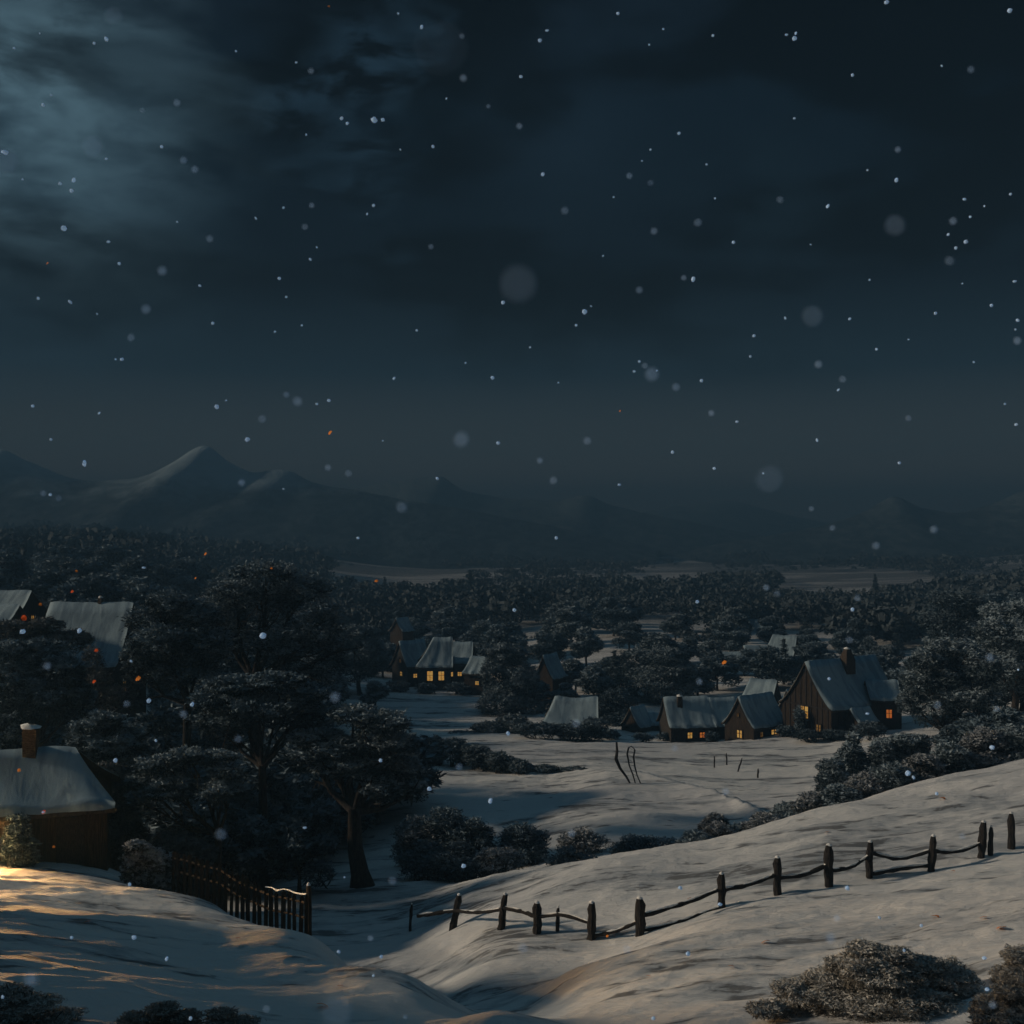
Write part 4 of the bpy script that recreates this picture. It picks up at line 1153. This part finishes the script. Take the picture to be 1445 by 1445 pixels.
def picket_fence():
    n = 25; root = None; tops = []
    for i in range(n):
        t = i / (n - 1); px = 236 + t * (432 - 236)
        Y = float(np.interp(px, [236, 300, 365, 432], [40.5, 38.5, 37.0, 34.6]))
        topy = float(np.interp(px, [236, 300, 350, 366, 432], [1199, 1214, 1238, 1251, 1262])) + random.uniform(-3, 3)
        X = wx(px, Y); Z = gz(X, Y)
        if root is None:
            root = empty('picket_fence', (X, Y, Z)); O = Vector((X, Y, Z))
            tag(root, 'dark leaning picket fence descending behind the left snow slope', 'fence')
        h_ = wz(topy, Y) - Z; w_ = .13 + random.uniform(-.02, .02)
        mb = MB(); b = 0
        lean = random.uniform(-.05, .05)
        prof_ = [(-w_ / 2, -.3), (w_ / 2, -.3), (w_ / 2 + lean, h_ - .1), (lean, h_), (-w_ / 2 + lean, h_ - .1)]
        for dy in (-.02, .02):
            for (a, z) in prof_: mb.v.append((X - O.x + a, Y - O.y + dy, Z - O.z + z))
        mb.f.append((0, 1, 2, 3, 4)); mb.f.append((9, 8, 7, 6, 5))
        for k in range(5): mb.f.append(((k + 1) % 5, k, k + 5, (k + 1) % 5 + 5))
        mb.build('picket', M['timber'], root)
        tops.append(Vector((X - O.x, Y - O.y + .06, Z - O.z + h_)))
    for dz in (-.28, -.75):
        mb = MB(); mb.tube([p + Vector((0, 0, dz)) for p in tops[::3] + [tops[-1]]], .04, 5, .1); mb.build('rail', M['timber'], root)
    a = [p for p in tops if p.x > tops[17].x - .01]
    mb = MB(); mb.tube([p + Vector((0, -.05, .02)) for p in a], [.03 * random.uniform(.5, 1.2) for _ in a], 6, .2); mb.build('snow_line', M['snowcap'], root, smooth=True)
    e = tops[-1]
    mb = MB(); mb.tube([e + Vector((.08, 0, -1.9)), e + Vector((.08, 0, -.5)), e + Vector((.07, 0, .22)), e + Vector((.07, 0, .3))], [.09, .085, .08, .03], 7, .08)
    po = mb.build('post', M['timber'], root)
    mb = MB(); mb.tube([e + Vector((.07, 0, .28)), e + Vector((.07, 0, .34)), e + Vector((.07, 0, .37))], [.07, .05, .01], 7, .1); mb.build('snow_cap', M['snowcap'], po, smooth=True)


picket_fence()

# ------------------------------------------------------------------ leaves on the snow, falling leaves
def leaf_mesh(seed, L=1.0):
    g = random.Random(seed); v = []
    n = 8
    for i in range(n + 1):
        t = i / n; w_ = .34 * math.sin(math.pi * t) ** .8 * (1 + g.uniform(-.25, .25))
        z = .12 * math.sin(t * 3) + g.uniform(-.02, .02)
        v.append(((t - .5) * L, w_ * L, z * L)); v.append(((t - .5) * L, 0, z * L - .05 * L)); v.append(((t - .5) * L, -w_ * L, z * L))
    f = []
    for i in range(n):
        for j in (0, 1): f.append((i * 3 + j, i * 3 + j + 1, i * 3 + j + 4, i * 3 + j + 3))
    me = bpy.data.meshes.new('leaf'); me.from_pydata(v, [], f); me.update()
    return me


LM = [leaf_mesh(i) for i in range(4)]
for m_ in LM: m_.materials.append(M['leaf'])
LMr = [m_.copy() for m_ in LM]
for m_ in LMr: m_.materials.clear(); m_.materials.append(M['ember'])
snow_leaves = [(1330, 1128, 9, 'near the top of the right snow slope'), (1167, 1176, 6, 'above the second tall fence post from the right group'), (973, 1270, 6, 'resting above the lower fence rail'), (1032, 1367, 8, 'below the middle of the fence'),
               (1080, 1332, 12, 'in a pale streak below the fence'), (1413, 1311, 14, 'longest by the right edge'), (1388, 1297, 10, 'left of the longest one by the right edge'), (915, 1380, 7, 'in the bottom snow right of the gully'),
               (1345, 1231, 6, 'below the fence near the right end'), (122, 1304, 7, 'on the warm left snow slope'), (108, 1368, 10, 'low on the left snow slope'), (245, 1440, 7, 'at the bottom left edge'),
               (336, 1326, 6, 'on the left slope crest'), (480, 1393, 8, 'above the bottom centre gully'), (455, 1422, 16, 'long pale streak at the bottom centre'), (1320, 1295, 12, 'short pale streak under the right fence'), (1177, 1392, 9, 'in the right foreground brush')]
for i, (px, py, sp, lab) in enumerate(snow_leaves):
    Y = hit(px, py, 18, 49); X = wx(px, Y)
    o = bpy.data.objects.new('fallen_leaf', LM[i % 4]); C.objects.link(o)
    o.location = (X, Y, gz(X, Y) + .05); s = sp * Y / F; o.scale = (s, s * 1.1, s); o.rotation_euler = (R(-22), random.uniform(-.3, .3), random.uniform(-.3, .3))
    tag(o, 'orange fallen leaf on the snow, ' + lab, 'leaf', 'fallen leaves on the snow')
air_leaves = [(67, 372, 5, 'dark left sky below the pale cloud', 0), (34, 872, 11, 'red glowing spot beside the left edge shed', 1), (102, 835, 6, 'just left of the farmhouse chimney', 1), (108, 806, 5, 'above the farmhouse ridge', 0), (57, 853, 6, 'between the two left roofs', 0),
              (136, 918, 7, 'before the middle of the farmhouse wall', 1), (133, 962, 7, 'below the farmhouse roof', 1), (195, 958, 10, 'right of the farmhouse wall', 0), (27, 1087, 7, 'in front of the near cottage roof', 0), (62, 1146, 8, 'under the near cottage eave', 1),
              (76, 1195, 5, 'by the near cottage door', 0), (290, 782, 6, 'over the dark left wood', 0), (276, 816, 4, 'above the largest bare tree, left', 0), (383, 802, 4, 'at the top of the largest bare tree', 0), (466, 611, 8, 'low in the sky left of centre', 0), (531, 820, 6, 'over the pale far field', 0),
              (464, 9, 4, 'at the top edge of the sky', 0), (857, 1321, 5, 'over the gully by the fence', 0), (875, 580, 3, 'low sky right of centre', 0), (1022, 935, 8, 'above the bare village trees', 0)]
for i, (px, py, sp, lab, red) in enumerate(air_leaves):
    Y = 9.0 + (i * 7 % 5) * 1.3
    o = bpy.data.objects.new('drifting_leaf', (LMr if red else LM)[i % 4]); C.objects.link(o)
    o.location = (wx(px, Y), Y, wz(py, Y)); s = sp * Y / F; o.scale = (s, s, s); o.rotation_euler = (R(60), random.uniform(-.8, .8), random.uniform(-.6, -.2))
    tag(o, ('red' if red else 'orange') + ' leaf drifting in the air, ' + lab, 'leaf', 'leaves drifting in the air')

# ------------------------------------------------------------------ falling snow
def flake_mesh(seed):
    g = random.Random(seed)
    import bmesh
    bm = bmesh.new(); bmesh.ops.create_icosphere(bm, subdivisions=2, radius=.5)
    k = g.uniform(.6, 1.0)
    for v in bm.verts:
        v.co *= 1 + g.uniform(-.2, .2); v.co.x *= k
    me = bpy.data.meshes.new('snowflake'); bm.to_mesh(me); bm.free(); me.materials.append(M['flake'])
    return me


FM = [flake_mesh(i) for i in range(5)]
# (px, py, apparent px, softness) softness = blur disc in px
SHARP = [(20, 68, 2), (56, 47, 1.5), (133, 61, 2.5), (150, 55, 5), (72, 134, 2), (61, 148, 3), (150, 224, 2.5), (228, 207, 3), (7, 215, 7), (32, 253, 2), (85, 259, 3), (104, 254, 5), (101, 269, 4), (90, 322, 6), (153, 341, 4), (168, 372, 3), (99, 426, 5), (54, 421, 3), (137, 443, 2),
         (282, 403, 3), (300, 456, 3), (361, 308, 3), (400, 293, 2.5), (447, 349, 2), (438, 366, 3), (394, 393, 3.5), (404, 419, 2.5), (426, 459, 2), (388, 468, 2.5), (250, 313, 2), (333, 72, 2), (418, 88, 2.5), (562, 19, 2), (595, 38, 4.5), (528, 169, 7), (490, 174, 3), (482, 167, 4), (540, 169, 4), (432, 190, 2), (565, 211, 2), (611, 207, 3), (630, 139, 2), (527, 290, 3), (518, 302, 2.5),
         (735, 108, 4), (762, 57, 4), (772, 43, 3.5), (872, 19, 3), (936, 41, 2), (916, 63, 2), (1006, 50, 2.5), (1110, 49, 3), (1121, 54, 5), (1123, 47, 3), (1251, 3, 5), (1425, 15, 5), (1329, 93, 2.5), (1203, 106, 3), (1121, 167, 2.5), (958, 188, 3.5), (918, 211, 2), (906, 227, 2), (766, 246, 4), (997, 232, 2), (866, 278, 2), (1009, 280, 2), (1168, 291, 5), (1224, 240, 2), (1265, 254, 5), (1361, 281, 4), (1426, 274, 2.5), (1389, 291, 2), (1369, 306, 2.5), (1338, 331, 3), (1363, 341, 4.5), (1349, 350, 3.5), (1144, 345, 2), (1035, 342, 3), (851, 361, 2), (978, 394, 6), (825, 440, 5.5), (834, 432, 2), (813, 459, 2.5), (1108, 449, 3), (1199, 450, 3), (1227, 395, 2), (1432, 397, 4), (1399, 431, 3), (1320, 442, 3), (1358, 400, 2), (1237, 493, 2.5), (1282, 479, 2), (1374, 511, 2), (1436, 452, 4), (1433, 465, 2), (1064, 474, 3), (1059, 503, 2.5), (902, 510, 2.5), (927, 523, 2), (895, 524, 3), (990, 537, 3), (1183, 550, 3), (695, 533, 4), (556, 534, 3.5), (588, 466, 2.5), (710, 427, 4), (657, 512, 2), (748, 490, 2),
         (172, 507, 4), (163, 507, 2), (46, 573, 3), (140, 583, 3), (306, 574, 5), (319, 565, 2), (464, 565, 4), (72, 620, 2.5), (119, 654, 7), (349, 620, 5), (400, 690, 2), (447, 570, 3), (703, 625, 4), (540, 622, 2), (1269, 653, 3), (1040, 595, 3), (1434, 599, 4), (1418, 570, 2), (1153, 621, 4), (949, 638, 3), (874, 684, 3), (505, 759, 3), (785, 759, 3), (203, 801, 4), (71, 698, 3),
         (112, 890, 6), (32, 891, 6), (371, 897, 7), (185, 933, 3), (210, 989, 5), (271, 994, 5), (220, 1045, 3), (163, 1073, 4.5), (61, 1146, 3), (537, 1073, 4), (692, 1130, 6), (717, 1035, 5), (606, 1113, 5), (430, 1168, 4), (654, 1222, 5), (486, 1238, 2), (183, 1248, 3.5), (189, 1323, 5), (235, 1353, 5), (101, 1323, 3), (478, 1343, 4), (538, 1350, 4), (527, 1377, 2.5), (4, 1407, 4), (269, 1437, 4), (960, 1253, 5), (1016, 1276, 5), (1196, 1253, 5), (971, 1346, 5), (1300, 1306, 3), (1389, 1352, 5), (1393, 1396, 5), (922, 1437, 4), (1241, 1295, 3.5), (1281, 1091, 6), (1289, 1097, 4), (1400, 1055, 5), (1437, 945, 2), (1224, 1007, 4), (1203, 860, 4), (984, 849, 4), (726, 861, 4), (1170, 958, 3), (1077, 668, 2), (1008, 661, 3), (788, 540, 2), (617, 675, 4), (1322, 1120, 3), (1276, 1341, 3)]
BLUR = [(8, 228, 34), (622, 67, 76), (732, 400, 50), (1147, 446, 28), (1086, 676, 36), (1263, 318, 28), (651, 620, 20), (476, 1428, 42), (44, 1382, 18), (567, 716, 14), (131, 207, 28), (160, 22, 24), (206, 436, 12), (229, 382, 12), (185, 476, 10), (275, 239, 9), (259, 226, 9), (439, 100, 8), (250, 145, 9), (201, 156, 7), (440, 290, 7), (430, 320, 8), (608, 348, 7), (654, 110, 9), (652, 51, 7), (733, 178, 8), (689, 150, 6), (797, 297, 10), (888, 248, 8), (918, 258, 8), (923, 326, 9), (985, 314, 10), (965, 392, 7), (902, 409, 9), (1101, 282, 9), (1267, 211, 8), (1370, 98, 9), (1189, 535, 9), (1155, 514, 10), (1282, 590, 8), (954, 546, 10), (920, 528, 18), (910, 516, 8), (1004, 583, 8), (404, 557, 8), (420, 566, 12), (370, 591, 10), (296, 337, 9), (463, 660, 8), (492, 668, 9), (341, 681, 9), (61, 696, 8), (83, 703, 8), (829, 622, 10), (1175, 745, 8), (1318, 747, 10), (1145, 718, 7), (1236, 770, 10), (762, 650, 8), (781, 678, 10), (473, 984, 13), (336, 1043, 10), (312, 1177, 15), (259, 1008, 10), (179, 993, 9), (67, 940, 10), (554, 1243, 11), (619, 1254, 0.1), (738, 1338, 13), (807, 1176, 10), (813, 1021, 11), (648, 1082, 9), (1024, 1117, 10), (952, 1056, 9), (987, 962, 9), (1323, 995, 10), (1172, 1324, 13), (1181, 1296, 9), (1358, 1180, 9), (1401, 1418, 10), (1097, 838, 9), (1081, 829, 8), (1210, 844, 8), (1199, 903, 9), (1397, 928, 10), (376, 1424, 10), (523, 1324, 8), (572, 1435, 6), (885, 1340, 12), (1436, 481, 10), (1340, 368, 12), (1345, 312, 10), (1407, 1000, 8)]
AP = cam_d.lens / 1000 / cam_d.dof.aperture_fstop
NF = [0]


def flake(px, py, size_px, Y, label, group):
    o = bpy.data.objects.new('snowflake', FM[NF[0] % 5]); NF[0] += 1
    C.objects.link(o)
    s = size_px * Y / F
    o.location = (wx(px, Y), Y, wz(py, Y)); o.scale = (s, s, s)
    o.rotation_euler = (random.uniform(0, 3), random.uniform(0, 3), random.uniform(0, 3))
    tag(o, label, 'snowflake', group)


for (px, py, s) in SHARP:
    Y = random.uniform(7.5, 10.5)
    big = s >= 6
    flake(px, py, s * 1.25 if s > 3 else s * 1.4, Y, 'small sharp white flake of the falling snow', 'sharp flakes of the falling snow')
for (px, py, d) in BLUR:
    if d < 1: continue
    Y = 1.0 / (d / (F * AP) + 1 / 70)
    lab = 'soft out of focus flake of the falling snow'
    grp = 'soft flakes of the falling snow'
    names = {76: 'largest faint soft flake high in the sky, left of centre', 50: 'large soft grey flake in the middle of the sky', 42: 'large soft flake over the snow at the bottom edge', 36: 'large faint soft flake above the far horizon', 34: 'large bluish soft flake cut by the left edge'}
    if d in names: lab, grp = names[d], None
    flake(px, py, d * (.16 if d > 60 else .30 if d > 20 else .5), Y, lab, grp)

# ------------------------------------------------------------------ air
def haze():
    x, y0, y1, z0, z1 = 4200, -60, 1900, -16.0, 83
    m = bpy.data.materials.new('haze_air'); m.use_nodes = True; m.node_tree.nodes.clear(); w = NT(m.node_tree)
    out = w.n('ShaderNodeOutputMaterial'); v = w.n('ShaderNodeVolumePrincipled')
    v.inputs['Color'].default_value = (.074, .165, .275, 1)
    v.inputs['Density'].default_value = .0021
    v.inputs['Anisotropy'].default_value = 0.0
    w.l(v.outputs[0], out.inputs['Volume'])
    mb = MB(); mb.box((0, (y0 + y1) / 2, (z0 + z1) / 2), (x * 2, y1 - y0, z1 - z0))
    o = mb.build('haze', m); tag(o, 'thin cold night mist filling the valley air', 'haze', kind='stuff')


haze()
ORD = ['leftmost', 'second from left', 'third from left', 'fourth from left', 'fifth from left', 'fifth from right', 'fourth from right', 'third from right', 'second from right', 'rightmost']
BASE = {'trees of the shaded wood': 'dark tree in the wood behind the picket fence', 'trees of the inner wood': 'small tree below the largest bare tree', 'trees in the farm hollow': 'dark tree between near cottage and farmhouses',
        'trees on the farm slope': 'frosted tree right of the farmhouse', 'trees on the left hillside': 'hazy tree above farmhouse roofs', 'trees behind the far lit row': 'frosted tree behind the far lit row',
        'trees among the upper village houses': 'small dark tree near the upper village', 'trees of the right hand wood': 'dark tree behind right frosted trees', 'small trees in the right shade': 'small tree under the right hand frosted trees',
        'added shade trees of the near grove': 'snowy shade tree added at the near left', 'added shade trees of the left clump': 'tall tree left of the edge farmhouse'}
ROW = ['front row', 'second row', 'third row', 'fourth row', 'fifth row', 'back row']
for g_, base_ in BASE.items():
    T_ = sorted([t for t in PLACED if t.get('group') == g_], key=lambda t: t.location.y)
    nr_ = max(1, math.ceil(len(T_) / 10)); per_ = math.ceil(len(T_) / nr_)
    for r_ in range(nr_):
        row_ = sorted(T_[r_ * per_:(r_ + 1) * per_], key=lambda t: t.location.x / t.location.y)
        n_ = len(row_); h_ = (n_ + 1) // 2
        words = ORD[:h_] + ORD[len(ORD) - (n_ - h_):] if n_ > 1 else ['single one']
        for t_, w_ in zip(row_, words): t_['label'] = f'{base_}, {w_}' + (f' in the {ROW[r_] if r_ < nr_ - 1 or nr_ == 1 else "back row"}' if nr_ > 1 else '')
for p_ in PROTO:
    if p_ not in PLACED:
        for ch in list(p_.children): bpy.data.objects.remove(ch)
        bpy.data.objects.remove(p_)
